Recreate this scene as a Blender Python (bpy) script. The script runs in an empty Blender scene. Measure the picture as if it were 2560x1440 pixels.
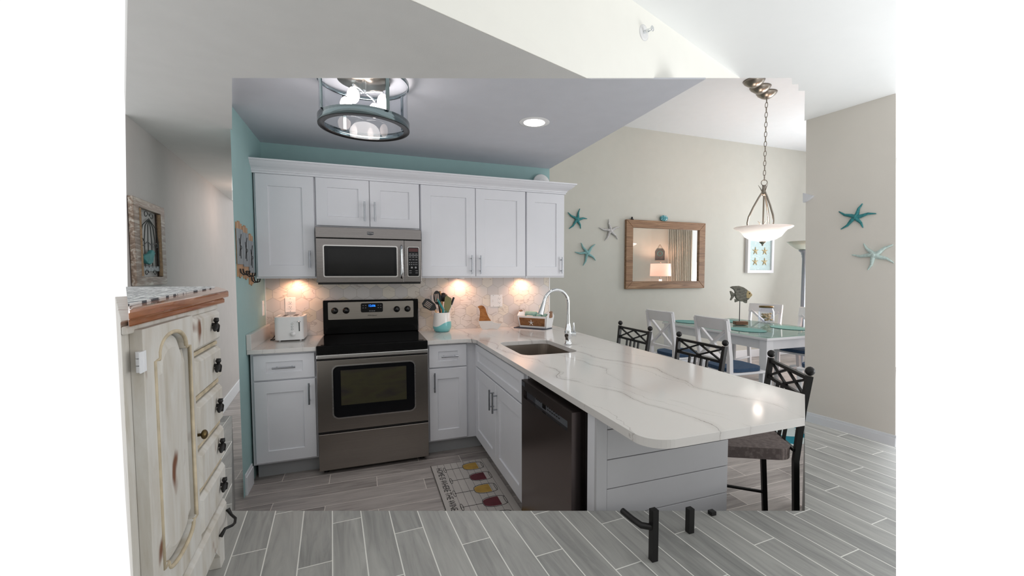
import bpy, bmesh, math, random
from mathutils import Vector, Matrix
from mathutils.geometry import tessellate_polygon
random.seed(7)
S = bpy.context.scene
COL = S.collection
PI = math.pi

# ------------------------------------------------------------------ camera, world, exposure
F_PX, CXP, CYP = 1095.2, 1329.8, 743.5
CAM = Vector((0.743, -4.009, 1.423)); YAW = math.radians(20.86); PITCH = math.radians(-3.09)
cam = bpy.data.cameras.new('camera'); camo = bpy.data.objects.new('camera', cam); COL.objects.link(camo)
cam.sensor_fit = 'HORIZONTAL'; cam.sensor_width = 36; cam.lens = F_PX / 2560 * 36
cam.shift_x = (1280 - CXP) / 2560; cam.shift_y = (CYP - 720) / 2560
camo.location = CAM; camo.rotation_euler = (PI / 2 + PITCH, 0, -YAW); cam.clip_start = 0.05
S.camera = camo
w = bpy.data.worlds.new('world'); S.world = w; w.use_nodes = True
w.node_tree.nodes['Background'].inputs[0].default_value = (1, 1, 1, 1)
w.node_tree.nodes['Background'].inputs[1].default_value = 1.03
S.view_settings.view_transform = 'Standard'; S.view_settings.look = 'None'
S.view_settings.exposure = 0; S.view_settings.gamma = 1; S.view_settings.use_curve_mapping = False

def lamp(kind, name, loc, power, col=(1, 1, 1), size=0.1, rot=(0, 0, 0), sizey=None, spot=None, label=None):
    l = bpy.data.lights.new(name, kind); l.energy = power; l.color = col
    if kind == 'AREA':
        l.size = size
        if sizey: l.shape = 'RECTANGLE'; l.size_y = sizey
    else: l.shadow_soft_size = size
    if kind == 'SPOT': l.spot_size = spot; l.spot_blend = 0.8
    o = bpy.data.objects.new(name, l); o.location = loc; o.rotation_euler = rot; COL.objects.link(o); return o

# area light added to brighten the dining side; no glass doors built
lamp('AREA', 'dining_fill', (7.7, -0.1, 1.5), 70, (0.93, 0.97, 1.0), 1.6, Vector((-1, -0.12, 0.28)).to_track_quat('-Z', 'Y').to_euler(), 2.0)

_d = Vector((-0.75, 0.25, 0.62)).normalized()
lamp('AREA', 'vault_fill', (4.5, -3.8, 1.1), 38, (0.97, 0.99, 1.0), 1.7, _d.to_track_quat('-Z', 'Y').to_euler(), 1.2)  # unseen area light added to brighten the vaulted ceiling; no window there

# rays through the picture of this camera, used to take positions off the photograph
_f = Vector((math.sin(YAW) * math.cos(PITCH), math.cos(YAW) * math.cos(PITCH), math.sin(PITCH)))
_r = Vector((math.cos(YAW), -math.sin(YAW), 0)); _u = _r.cross(_f)
def ray(x, y): return _r * ((x - CXP) / F_PX) - _u * ((y - CYP) / F_PX) + _f
def hx(x, y, X): r = ray(x, y); return CAM + r * ((X - CAM.x) / r.x)
def hy(x, y, Y): r = ray(x, y); return CAM + r * ((Y - CAM.y) / r.y)
def hz(x, y, Z): r = ray(x, y); return CAM + r * ((Z - CAM.z) / r.z)
def dp(x, y, d): return CAM + ray(x, y) * d
def hpl(x, y, p, n): r = ray(x, y); return CAM + r * (n.dot(p - CAM) / n.dot(r))

# ------------------------------------------------------------------ materials
def lin(c):
    return tuple((v / 255 / 12.92) if v / 255 <= 0.04045 else ((v / 255 + 0.055) / 1.055) ** 2.4 for v in c) + (1,)
class NT:
    def __init__(s, name):
        s.m = bpy.data.materials.new(name); s.m.use_nodes = True; s.t = s.m.node_tree
        s.b = s.t.nodes['Principled BSDF']; s._tc = None
    def n(s, typ, **kw):
        nd = s.t.nodes.new(typ)
        for k, v in kw.items(): setattr(nd, k, v)
        return nd
    def l(s, a, b): s.t.links.new(a, b)
    def set(s, sock, v):
        if hasattr(v, 'is_linked') or isinstance(v, bpy.types.NodeSocket): s.l(v, sock)
        else: sock.default_value = v
    def obj(s):
        if not s._tc: s._tc = s.n('ShaderNodeTexCoord')
        return s._tc.outputs['Object']
    def gen(s):
        s.obj(); return s._tc.outputs['Generated']
    def world(s):
        return s.n('ShaderNodeNewGeometry').outputs['Position']
    def m_(s, op, a, b=0.0, c=0.0):
        nd = s.n('ShaderNodeMath', operation=op); s.set(nd.inputs[0], a); s.set(nd.inputs[1], b); s.set(nd.inputs[2], c); return nd.outputs[0]
    def sep(s, v):
        nd = s.n('ShaderNodeSeparateXYZ'); s.l(v, nd.inputs[0]); return nd.outputs
    def comb(s, x, y, z=0.0):
        nd = s.n('ShaderNodeCombineXYZ')
        for i, v in enumerate((x, y, z)): s.set(nd.inputs[i], v)
        return nd.outputs[0]
    def map(s, v, loc=(0, 0, 0), rot=(0, 0, 0), sc=(1, 1, 1)):
        nd = s.n('ShaderNodeMapping'); s.l(v, nd.inputs[0]); nd.inputs[1].default_value = loc; nd.inputs[2].default_value = rot; nd.inputs[3].default_value = sc; return nd.outputs[0]
    def noise(s, v, scale, detail=4, rough=0.5, dist=0.0):
        nd = s.n('ShaderNodeTexNoise'); s.l(v, nd.inputs['Vector']); nd.inputs['Scale'].default_value = scale
        nd.inputs['Detail'].default_value = detail; nd.inputs['Roughness'].default_value = rough; nd.inputs['Distortion'].default_value = dist; return nd.outputs[0]
    def white(s, v):
        nd = s.n('ShaderNodeTexWhiteNoise'); s.l(v, nd.inputs[0]); return nd.outputs[0]
    def mix(s, f, a, b):
        nd = s.n('ShaderNodeMix', data_type='RGBA'); s.set(nd.inputs[0], f); s.set(nd.inputs[6], a); s.set(nd.inputs[7], b); return nd.outputs[2]
    def ramp(s, f, stops):
        nd = s.n('ShaderNodeValToRGB'); s.l(f, nd.inputs[0]); e = nd.color_ramp.elements
        while len(e) < len(stops): e.new(0.5)
        for i, (p, c) in enumerate(stops): e[i].position = p; e[i].color = c
        return nd.outputs[0]
    def bump(s, h, strength=0.2, dist=0.01):
        nd = s.n('ShaderNodeBump'); s.l(h, nd.inputs['Height']); nd.inputs['Strength'].default_value = strength; nd.inputs['Distance'].default_value = dist; s.l(nd.outputs[0], s.b.inputs['Normal'])
    def pb(s, **kw):
        for k, v in kw.items(): s.set(s.b.inputs[k.replace('_', ' ')], v)
        return s.m
def plain(name, col, rough=0.5, metal=0.0, var=0.04, bump=0.0, scale=8, spec=0.5, **kw):
    t = NT(name); c = lin(col)
    n = t.noise(t.obj(), scale, 5)
    d = tuple(max(0, v * (1 - var)) for v in c[:3]) + (1,); e = tuple(min(1, v * (1 + var)) for v in c[:3]) + (1,)
    t.l(t.ramp(n, [(0.3, d), (0.7, e)]), t.b.inputs['Base Color'])
    t.pb(Roughness=rough, Metallic=metal, Specular_IOR_Level=spec, **kw)
    if bump: t.bump(t.noise(t.obj(), 220, 3), bump, 0.002)
    return t.m
def emit(name, col, st):
    t = NT(name); t.pb(Base_Color=lin(col), Emission_Color=lin(col), Emission_Strength=st); return t.m

M = {}
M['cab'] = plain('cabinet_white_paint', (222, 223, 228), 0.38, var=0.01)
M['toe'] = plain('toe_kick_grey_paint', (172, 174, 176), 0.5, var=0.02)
M['panel'] = plain('shiplap_paint', (184, 184, 187), 0.5, var=0.02)  # grey deepened so the end panel's shade sits in the paint
M['teal'] = plain('teal_wall_paint', (158, 190, 190), 0.75, var=0.02, bump=0.1)
M['beige'] = plain('beige_wall_paint', (197, 196, 188), 0.8, var=0.015, bump=0.08)
M['hall'] = plain('grey_beige_wall_paint', (196, 190, 187), 0.7, var=0.02, bump=0.12)
M['rwall'] = plain('warm_beige_wall_paint', (224, 219, 211), 0.8, var=0.03, bump=0.15, scale=1.5)
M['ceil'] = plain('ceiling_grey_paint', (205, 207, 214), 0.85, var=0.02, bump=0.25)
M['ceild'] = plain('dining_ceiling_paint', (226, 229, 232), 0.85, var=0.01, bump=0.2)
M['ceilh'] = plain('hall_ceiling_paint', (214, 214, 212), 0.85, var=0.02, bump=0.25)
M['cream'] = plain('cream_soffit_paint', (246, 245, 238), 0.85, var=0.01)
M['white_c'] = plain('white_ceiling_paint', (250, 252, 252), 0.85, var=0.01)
M['trim'] = plain('white_trim_paint', (230, 232, 236), 0.4, var=0.01)
M['wplastic'] = plain('white_plastic', (238, 238, 238), 0.25, var=0.01)
M['black'] = plain('black_enamel', (9, 9, 10), 0.1, var=0.1, spec=0.16)
M['bmatte'] = plain('black_plastic', (17, 17, 18), 0.45, var=0.1)
M['iron'] = plain('black_wrought_iron', (24, 23, 23), 0.4, 0.3, var=0.2)
M['chrome'] = plain('chrome', (225, 228, 230), 0.06, 1.0, var=0.01)
M['nickel'] = plain('brushed_nickel', (150, 142, 132), 0.28, 1.0, var=0.05)
M['pull'] = plain('satin_steel_pull', (170, 173, 178), 0.25, 1.0, var=0.03)
M['gunmetal'] = plain('polished_dark_chrome', (120, 135, 138), 0.12, 1.0, var=0.05)
M['darkring'] = plain('black_nickel_ring', (22, 20, 21), 0.3, 0.0, var=0.1)
M['navy'] = plain('navy_cushion_fabric', (50, 74, 102), 0.9, var=0.15, bump=0.3, scale=40)
M['tealp'] = plain('teal_plastic', (40, 135, 135), 0.35, var=0.05)
M['olive'] = plain('olive_silicone', (125, 122, 80), 0.5, var=0.05)
M['whitew'] = plain('white_painted_wood', (226, 225, 228), 0.4, var=0.02)
M['lampgrey'] = plain('grey_lamp_metal', (150, 158, 168), 0.35, 0.5, var=0.03)
M['screen'] = plain('dark_display_glass', (14, 15, 18), 0.12, var=0.1, spec=0.25)
M['dgrey'] = plain('dark_grey_plastic', (60, 62, 68), 0.35, var=0.05)
M['keys'] = plain('printed_key_legends', (150, 150, 152), 0.5, var=0.05)
M['ink'] = plain('black_print_ink', (28, 24, 22), 0.7, var=0.05)
M['blueled'] = emit('blue_clock_digits', (30, 110, 255), 4)
M['redled'] = plain('dim_red_display', (70, 18, 20), 0.2)
M['bulb'] = emit('lit_bulb', (255, 240, 232), 7)
M['recess'] = emit('lit_downlight_lens', (255, 244, 240), 7)
M['puck'] = emit('warm_puck_lens', (255, 190, 130), 6)
M['brass'] = plain('aged_brass', (104, 88, 58), 0.35, 0.9, var=0.2)
M['greenw'] = plain('washed_teal_paint', (70, 135, 135), 0.7, var=0.25, scale=30)
M['wire'] = plain('dark_wire', (70, 72, 70), 0.5, 0.5, var=0.2)
M['rope'] = plain('jute_rope', (150, 125, 98), 0.9, var=0.25, bump=0.6, scale=90)
M['sage'] = plain('sage_green_cloth', (140, 178, 168), 0.95, var=0.12, bump=0.6, scale=60)
M['white_cloth'] = plain('white_cloth', (225, 215, 208), 0.95, var=0.06, bump=0.6)
M['terra'] = plain('red_print_cloth', (200, 110, 90), 0.95)
M['matnavy'] = plain('navy_rubber_mat', (34, 44, 62), 0.6, var=0.1)
M['starteal'] = plain('teal_starfish', (52, 128, 132), 0.7, var=0.3, bump=0.8, scale=60)
M['staraqua'] = plain('aqua_starfish', (128, 172, 174), 0.75, var=0.2, bump=0.8, scale=60)
M['starwhite'] = plain('silvery_white_starfish', (190, 188, 188), 0.75, var=0.25, bump=0.8, scale=60)
M['starpale'] = plain('pale_aqua_starfish', (190, 208, 204), 0.8, var=0.15, bump=0.8, scale=60)
M['tan'] = plain('dried_starfish', (190, 170, 130), 0.8, var=0.2, bump=0.5, scale=60)
M['curtain'] = plain('cream_curtain', (224, 214, 200), 0.9, var=0.04)
M['slate'] = plain('dark_slate_sign', (80, 82, 84), 0.7, var=0.3, scale=30)

def glass(name, col=(255, 255, 255), rough=0.02, ior=1.45, thin=False):
    t = NT(name)
    if thin:
        tr = t.n('ShaderNodeBsdfTransparent'); tr.inputs[0].default_value = lin(col)
        gl = t.n('ShaderNodeBsdfGlossy'); gl.inputs['Roughness'].default_value = rough
        lw = t.n('ShaderNodeLayerWeight'); lw.inputs[0].default_value = 0.5
        fq = t.m_('MULTIPLY_ADD', t.m_('POWER', lw.outputs['Facing'], 4.0), 0.55, 0.035)
        mx = t.n('ShaderNodeMixShader'); t.l(fq, mx.inputs[0]); t.l(tr.outputs[0], mx.inputs[1]); t.l(gl.outputs[0], mx.inputs[2])
        out = t.t.nodes['Material Output']; t.l(mx.outputs[0], out.inputs[0]); return t.m
    t.pb(Base_Color=lin(col), Roughness=rough, IOR=ior, Transmission_Weight=1.0); return t.m
M['glass'] = glass('clear_glass', (250, 252, 255), thin=True)
M['tglass'] = glass('tabletop_glass', (222, 236, 232), thin=True, ior=1.5)
t = NT('mirror_glass'); M['mirror'] = t.pb(Base_Color=(0.93, 0.94, 0.93, 1), Metallic=1.0, Roughness=0.01)
t = NT('lit_frosted_bowl')
z = t.sep(t.gen())[2]
t.l(t.ramp(z, [(0.15, (1, 0.97, 0.9, 1)), (0.75, (1.0, 0.86, 0.78, 1))]), t.b.inputs['Emission Color'])
t.l(t.m_('MULTIPLY_ADD', t.m_('SUBTRACT', 1.0, z), 1.6, 0.12), t.b.inputs['Emission Strength'])
M['bowl'] = t.pb(Base_Color=lin((244, 232, 226)), Roughness=0.3)
M['bowl2'] = plain('frosted_green_white_bowl', (205, 212, 200), 0.35)
t = NT('lit_lamp_shade'); M['shade'] = t.pb(Base_Color=lin((245, 215, 200)), Roughness=0.8, Emission_Color=lin((255, 190, 165)), Emission_Strength=0.75)

def planks(name, du, width, length, cols, grout, gw, rough, shift=1 / 3, ox=0, oy=0):
    """grey wood-look tile: rows run along direction du"""
    t = NT(name); x, y, _ = t.sep(t.world())
    c, s_ = math.cos(du), math.sin(du)
    U = t.m_('ADD', t.m_('MULTIPLY', x, c), t.m_('MULTIPLY', y, s_)); V = t.m_('SUBTRACT', t.m_('MULTIPLY', y, c), t.m_('MULTIPLY', x, s_))
    U = t.m_('ADD', U, ox); V = t.m_('ADD', V, oy)
    vr = t.m_('DIVIDE', V, width); row = t.m_('FLOOR', vr); vf = t.m_('FRACT', vr)
    uu = t.m_('DIVIDE', t.m_('ADD', U, t.m_('MULTIPLY', row, length * shift)), length)
    cell = t.m_('FLOOR', uu); uf = t.m_('FRACT', uu)
    gv = t.m_('LESS_THAN', t.m_('MINIMUM', vf, t.m_('SUBTRACT', 1.0, vf)), gw / width / 2)
    gu = t.m_('LESS_THAN', t.m_('MINIMUM', uf, t.m_('SUBTRACT', 1.0, uf)), gw / length / 2)
    g = t.m_('MAXIMUM', gv, gu)
    rnd = t.white(t.comb(row, cell)); off = t.m_('MULTIPLY', rnd, 37.0)
    gvz = t.comb(t.m_('MULTIPLY', U, 1.6), t.m_('MULTIPLY', V, 16.0), off)
    grain = t.noise(gvz, 1.6, 6, 0.6, 1.6)
    broad = t.noise(t.comb(t.m_('MULTIPLY', U, 1.2), t.m_('MULTIPLY', V, 5.0), off), 1.5, 3, 0.5, 0.8)
    f = t.m_('ADD', t.m_('MULTIPLY', grain, 0.5), t.m_('ADD', t.m_('MULTIPLY', broad, 0.4), t.m_('MULTIPLY', t.m_('SUBTRACT', rnd, 0.5), 0.12)))
    col = t.ramp(f, [(0.3, lin(cols[0])), (0.46, lin(cols[1])), (0.62, lin(cols[2]))])
    t.l(t.mix(g, col, lin(grout)), t.b.inputs['Base Color'])
    t.bump(t.m_('SUBTRACT', 1.0, g), 0.25, 0.002)
    return t.pb(Roughness=rough)
M['floor'] = planks('kitchen_plank_tile', 0.0, 0.152, 0.914, [(128, 121, 118), (166, 158, 154), (186, 178, 174)], (226, 218, 210), 0.004, 0.4, 1 / 3, 0.12, 0.05)
M['floor2'] = planks('landing_plank_tile', PI / 2 + math.radians(3.7), 0.0972, 0.60, [(126, 127, 125), (154, 154, 151), (172, 172, 168)], (228, 228, 222), 0.0035, 0.42, 0.37, 0.1, -0.02)

# quartz with thin veins
t = NT('veined_white_quartz'); p = t.world()
def vein(n, wd, c=0.5): 
    return t.m_('SUBTRACT', 1.0, t.m_('MINIMUM', 1.0, t.m_('DIVIDE', t.m_('ABSOLUTE', t.m_('SUBTRACT', n, c)), wd)))
px_, py_, pz_ = t.sep(p)
big = t.noise(p, 1.3, 2); fine = t.noise(p, 9.0, 5, 0.6)
def fam(period, slope, amp, famp, shift, wd):
    u_ = t.m_('ADD', px_, t.m_('MULTIPLY', py_, slope)); u_ = t.m_('ADD', u_, t.m_('MULTIPLY', big, amp)); u_ = t.m_('ADD', u_, t.m_('MULTIPLY', fine, famp))
    f_ = t.m_('FRACT', t.m_('ADD', t.m_('DIVIDE', u_, period), shift)); return vein(f_, wd / period), vein(f_, wd * 9 / period)
a1_, a1w = fam(0.41, 0.10, 0.55, 0.05, 0.15, 0.003); a2_, a2w = fam(0.57, 0.02, 0.75, 0.07, 0.55, 0.0024); a3_, _w = fam(0.33, 0.22, 0.5, 0.09, 0.8, 0.0018)
mk1 = t.ramp(t.noise(p, 2.2, 2), [(0.38, (0.1, 0.1, 0.1, 1)), (0.55, (1, 1, 1, 1))]); mk2 = t.ramp(t.noise(t.map(p, loc=(7, 2, 0)), 2.6, 2), [(0.42, (0, 0, 0, 1)), (0.58, (1, 1, 1, 1))])
v = t.m_('MAXIMUM', t.m_('MULTIPLY', t.m_('MAXIMUM', t.m_('MULTIPLY', a1_, 0.95), t.m_('MULTIPLY', a1w, 0.18)), mk1), t.m_('MAXIMUM', t.m_('MULTIPLY', t.m_('MAXIMUM', t.m_('MULTIPLY', a2_, 0.85), t.m_('MULTIPLY', a2w, 0.14)), mk2), t.m_('MULTIPLY', t.m_('MULTIPLY', a3_, 0.6), mk1)))
t.l(t.mix(v, lin((214, 211, 208)), lin((112, 101, 96))), t.b.inputs['Base Color'])
M['quartz'] = t.pb(Roughness=0.1, Specular_IOR_Level=0.5)

# hexagonal marble mosaic on the xz plane
t = NT('hexagon_marble_tile'); x, y, z = t.sep(t.world()); Wd = 0.104
px = t.m_('DIVIDE', x, Wd); pz = t.m_('DIVIDE', z, Wd); R3 = math.sqrt(3)
def cellp(ox, oz):
    a = t.m_('SUBTRACT', t.m_('FLOORED_MODULO', t.m_('ADD', px, ox), 1.0), 0.5)
    b = t.m_('SUBTRACT', t.m_('FLOORED_MODULO', t.m_('ADD', pz, oz), R3), R3 / 2)
    return a, b, t.m_('ADD', t.m_('MULTIPLY', a, a), t.m_('MULTIPLY', b, b))
a1, b1, d1 = cellp(0, 0); a2, b2, d2 = cellp(0.5, R3 / 2)
sel = t.m_('LESS_THAN', d1, d2)
def pick(p, q): return t.m_('ADD', t.m_('MULTIPLY', p, sel), t.m_('MULTIPLY', q, t.m_('SUBTRACT', 1.0, sel)))
gx = pick(a1, a2); gz = pick(b1, b2)
ax = t.m_('ABSOLUTE', gx); az = t.m_('ABSOLUTE', gz)
dist = t.m_('MAXIMUM', ax, t.m_('ADD', t.m_('MULTIPLY', ax, 0.5), t.m_('MULTIPLY', az, R3 / 2)))
gr = t.m_('GREATER_THAN', dist, 0.484)
idv = t.comb(t.m_('ROUND', t.m_('MULTIPLY', t.m_('SUBTRACT', px, gx), 2.0)), t.m_('ROUND', t.m_('MULTIPLY', t.m_('SUBTRACT', pz, gz), 2.0)))
rn = t.white(idv)
base = t.ramp(rn, [(0.0, lin((205, 199, 196))), (0.45, lin((222, 217, 214))), (0.8, lin((228, 220, 208))), (1.0, lin((214, 205, 188)))])
vv = t.noise(t.map(t.comb(x, z, t.m_('MULTIPLY', rn, 9.0)), rot=(0, 0, 0.7), sc=(1, 2.6, 1)), 5.0, 3, 0.5, 0.5)
vn = t.m_('MULTIPLY', vein(vv, 0.02, 0.56), t.m_('GREATER_THAN', rn, 0.4))
colr = t.mix(t.m_('MULTIPLY', vn, 0.42), base, lin((120, 96, 84)))
t.l(t.mix(gr, colr, lin((190, 184, 178))), t.b.inputs['Base Color'])
M['hex'] = t.pb(Roughness=0.28)

def wood(name, c0, c1, c2, axis=0, scale=1.0, rough=0.5, stretch=14, coat=0.0):
    t = NT(name); sc = [1.2 * scale * 10] * 3; sc[axis] = 1.2 * scale * 10 / stretch
    n = t.noise(t.map(t.obj(), sc=tuple(sc)), 3.0, 6, 0.6, 0.8)
    t.l(t.ramp(n, [(0.3, lin(c0)), (0.5, lin(c1)), (0.7, lin(c2))]), t.b.inputs['Base Color'])
    return t.pb(Roughness=rough, Coat_Weight=coat)
M['mirrorwood'] = wood('rustic_brown_wood', (104, 76, 54), (138, 104, 76), (160, 128, 98), 0)
M['topwood'] = wood('orange_pine_top', (152, 92, 58), (170, 108, 70), (184, 122, 82), 1, rough=0.15, coat=0.5)
M['birdwood'] = wood('acacia_wood', (120, 70, 28), (158, 98, 42), (180, 120, 60), 0)
M['bamboo'] = wood('bamboo_handle', (190, 140, 90), (212, 166, 116), (226, 184, 136), 2)
M['basketwood'] = wood('warm_wood_inset', (104, 66, 34), (134, 90, 52), (150, 104, 62), 0)
M['hookwood'] = wood('pale_pine_slats', (140, 100, 68), (176, 136, 100), (196, 158, 122), 2)
M['greyboard'] = wood('weathered_grey_board', (104, 110, 114), (136, 142, 146), (158, 164, 168), 2)
M['framewood'] = wood('distressed_brown_frame', (92, 74, 60), (134, 116, 102), (190, 184, 174), 1, scale=1.4)
M['fishwood'] = wood('carved_grey_wood', (70, 68, 62), (110, 108, 98), (140, 138, 128), 0, scale=2)
M['blockwood'] = wood('dark_wood_block', (80, 52, 36), (112, 78, 56), (140, 102, 76), 0)

def steel(name, c, rough, axis):
    t = NT(name); sc = [400, 400, 400]; sc[axis] = 3
    n = t.noise(t.map(t.obj(), sc=tuple(sc)), 1.0, 2)
    d = lin(tuple(v * 0.965 for v in c)); e = lin(tuple(min(255, v * 1.03) for v in c))
    t.l(t.ramp(n, [(0.3, d), (0.7, e)]), t.b.inputs['Base Color'])
    t.l(t.m_('MULTIPLY_ADD', n, 0.06, rough - 0.03), t.b.inputs['Roughness'])
    return t.pb(Metallic=1.0, Anisotropic=0.6)
M['steel'] = steel('brushed_stainless', (158, 152, 146), 0.3, 0)
M['steelmw'] = steel('microwave_stainless', (128, 124, 122), 0.27, 0)
M['steel2'] = steel('brushed_stainless_bright', (196, 194, 192), 0.28, 0)
M['dwsteel'] = plain('black_stainless', (118, 108, 106), 0.24, 1.0, var=0.02)
M['strip'] = plain('grey_control_strip', (92, 96, 102), 0.3, var=0.03)
M['sink'] = steel('sink_stainless', (172, 164, 156), 0.32, 1)

t = NT('distressed_cream_paint'); o = t.world()
n = t.noise(t.map(o, sc=(6, 6, 1.2)), 3.0, 6, 0.6, 0.6)
c1 = t.ramp(n, [(0.25, lin((172, 163, 145))), (0.42, lin((198, 193, 184))), (0.6, lin((210, 208, 203)))])
kn = t.noise(t.map(o, sc=(1, 1, 0.55)), 13.0, 2, 0.5)
c2 = t.mix(t.ramp(kn, [(0.645, (0, 0, 0, 1)), (0.71, (1, 1, 1, 1))]), c1, lin((118, 78, 56)))
t.l(c2, t.b.inputs['Base Color']); M['distress'] = t.pb(Roughness=0.45)
M['antique'] = plain('antiqued_edge_paint', (192, 178, 152), 0.5, var=0.2, scale=30)

t = NT('ribbed_brown_grey_fabric'); x, y, z = t.sep(t.obj())
rb = t.m_('SINE', t.m_('MULTIPLY', y, 900.0)); n = t.noise(t.obj(), 60, 4)
f = t.m_('ADD', t.m_('MULTIPLY', rb, 0.2), n)
t.l(t.ramp(f, [(0.3, lin((88, 78, 76))), (0.7, lin((128, 116, 112)))]), t.b.inputs['Base Color']); t.bump(f, 0.4, 0.002)
M['seatfab'] = t.pb(Roughness=0.85)

t = NT('teal_woven_placemat'); n = t.noise(t.map(t.obj(), sc=(160, 160, 10)), 1.0, 3)
wvv = t.n('ShaderNodeTexWave', wave_type='RINGS', rings_direction='Z'); t.l(t.obj(), wvv.inputs[0]); wvv.inputs['Scale'].default_value = 30; wvv.inputs['Distortion'].default_value = 1
t.l(t.ramp(t.m_('ADD', t.m_('MULTIPLY', n, 0.6), t.m_('MULTIPLY', wvv.outputs[1], 0.3)), [(0.2, lin((84, 140, 138))), (0.8, lin((130, 178, 172)))]), t.b.inputs['Base Color'])
M['placemat'] = t.pb(Roughness=0.9)

t = NT('teal_rug_with_white_rings'); x, y, z = t.sep(t.world())
fx = t.m_('SUBTRACT', t.m_('FRACT', t.m_('DIVIDE', x, 0.34)), 0.5); fy = t.m_('SUBTRACT', t.m_('FRACT', t.m_('DIVIDE', y, 0.34)), 0.5)
rr = t.m_('SQRT', t.m_('ADD', t.m_('MULTIPLY', fx, fx), t.m_('MULTIPLY', fy, fy)))
ring = t.m_('MULTIPLY', t.m_('LESS_THAN', rr, 0.44), 1.0)
t.l(t.mix(ring, lin((20, 130, 150)), lin((215, 225, 225))), t.b.inputs['Base Color']); t.bump(t.noise(t.world(), 300, 2), 0.5, 0.003)
M['rug'] = t.pb(Roughness=0.95)

t = NT('black_and_white_striped_weave'); x, y, z = t.sep(t.world())
s1 = t.m_('SINE', t.m_('MULTIPLY', t.m_('ADD', x, t.m_('MULTIPLY', t.noise(t.world(), 14, 3), 0.02)), 340.0))
br = t.noise(t.map(t.world(), sc=(30, 6, 1)), 4.0, 3)
ff = t.m_('MULTIPLY', t.m_('GREATER_THAN', s1, 0.1), t.m_('GREATER_THAN', br, 0.45))
t.l(t.mix(ff, lin((214, 216, 216)), lin((86, 90, 96))), t.b.inputs['Base Color']); M['runner'] = t.pb(Roughness=0.95)

t = NT('crock_glaze'); x, y, z = t.sep(t.obj())
lvl = t.m_('ADD', 0.07, t.m_('MULTIPLY', t.m_('SINE', t.m_('MULTIPLY_ADD', t.m_('ADD', x, t.m_('MULTIPLY', y, -0.3)), 26.0, -0.2)), 0.022))
t.l(t.mix(t.m_('LESS_THAN', z, lvl), lin((236, 232, 228)), lin((120, 190, 192))), t.b.inputs['Base Color']); M['crock'] = t.pb(Roughness=0.12)

t = NT('beach_art_backing'); n = t.noise(t.map(t.obj(), sc=(3, 3, 9)), 6.0, 5, 0.6, 2.0)
t.l(t.ramp(n, [(0.3, lin((206, 208, 198))), (0.52, lin((176, 202, 206))), (0.7, lin((226, 232, 228)))]), t.b.inputs['Base Color']); M['art'] = t.pb(Roughness=0.6)
t = NT('dark_oven_glass'); n = t.noise(t.map(t.obj(), sc=(1, 1, 3)), 3.0, 3)
t.l(t.ramp(n, [(0.3, lin((58, 50, 46))), (0.5, lin((64, 62, 46))), (0.7, lin((50, 44, 48)))]), t.b.inputs['Base Color']); M['ovenglass'] = t.pb(Roughness=0.1, Specular_IOR_Level=0.25)
M['mwglass'] = plain('microwave_window_glass', (22, 22, 22), 0.12, var=0.15, spec=0.25)
t = NT('mosaic_glass_shell'); vo = t.n('ShaderNodeTexVoronoi'); t.l(t.obj(), vo.inputs['Vector']); vo.inputs['Scale'].default_value = 45
t.l(t.ramp(vo.outputs['Distance'], [(0.0, lin((170, 215, 220))), (0.6, lin((40, 120, 130)))]), t.b.inputs['Base Color']); M['mosaic'] = t.pb(Roughness=0.2)
M['matbase'] = plain('pale_printed_mat', (184, 178, 173), 0.6, var=0.05)
M['winewhite'] = plain('printed_white_wine', (176, 140, 62), 0.6, var=0.15, scale=20)
M['winered'] = plain('printed_red_wine', (92, 30, 40), 0.6, var=0.2, scale=20)

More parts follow.
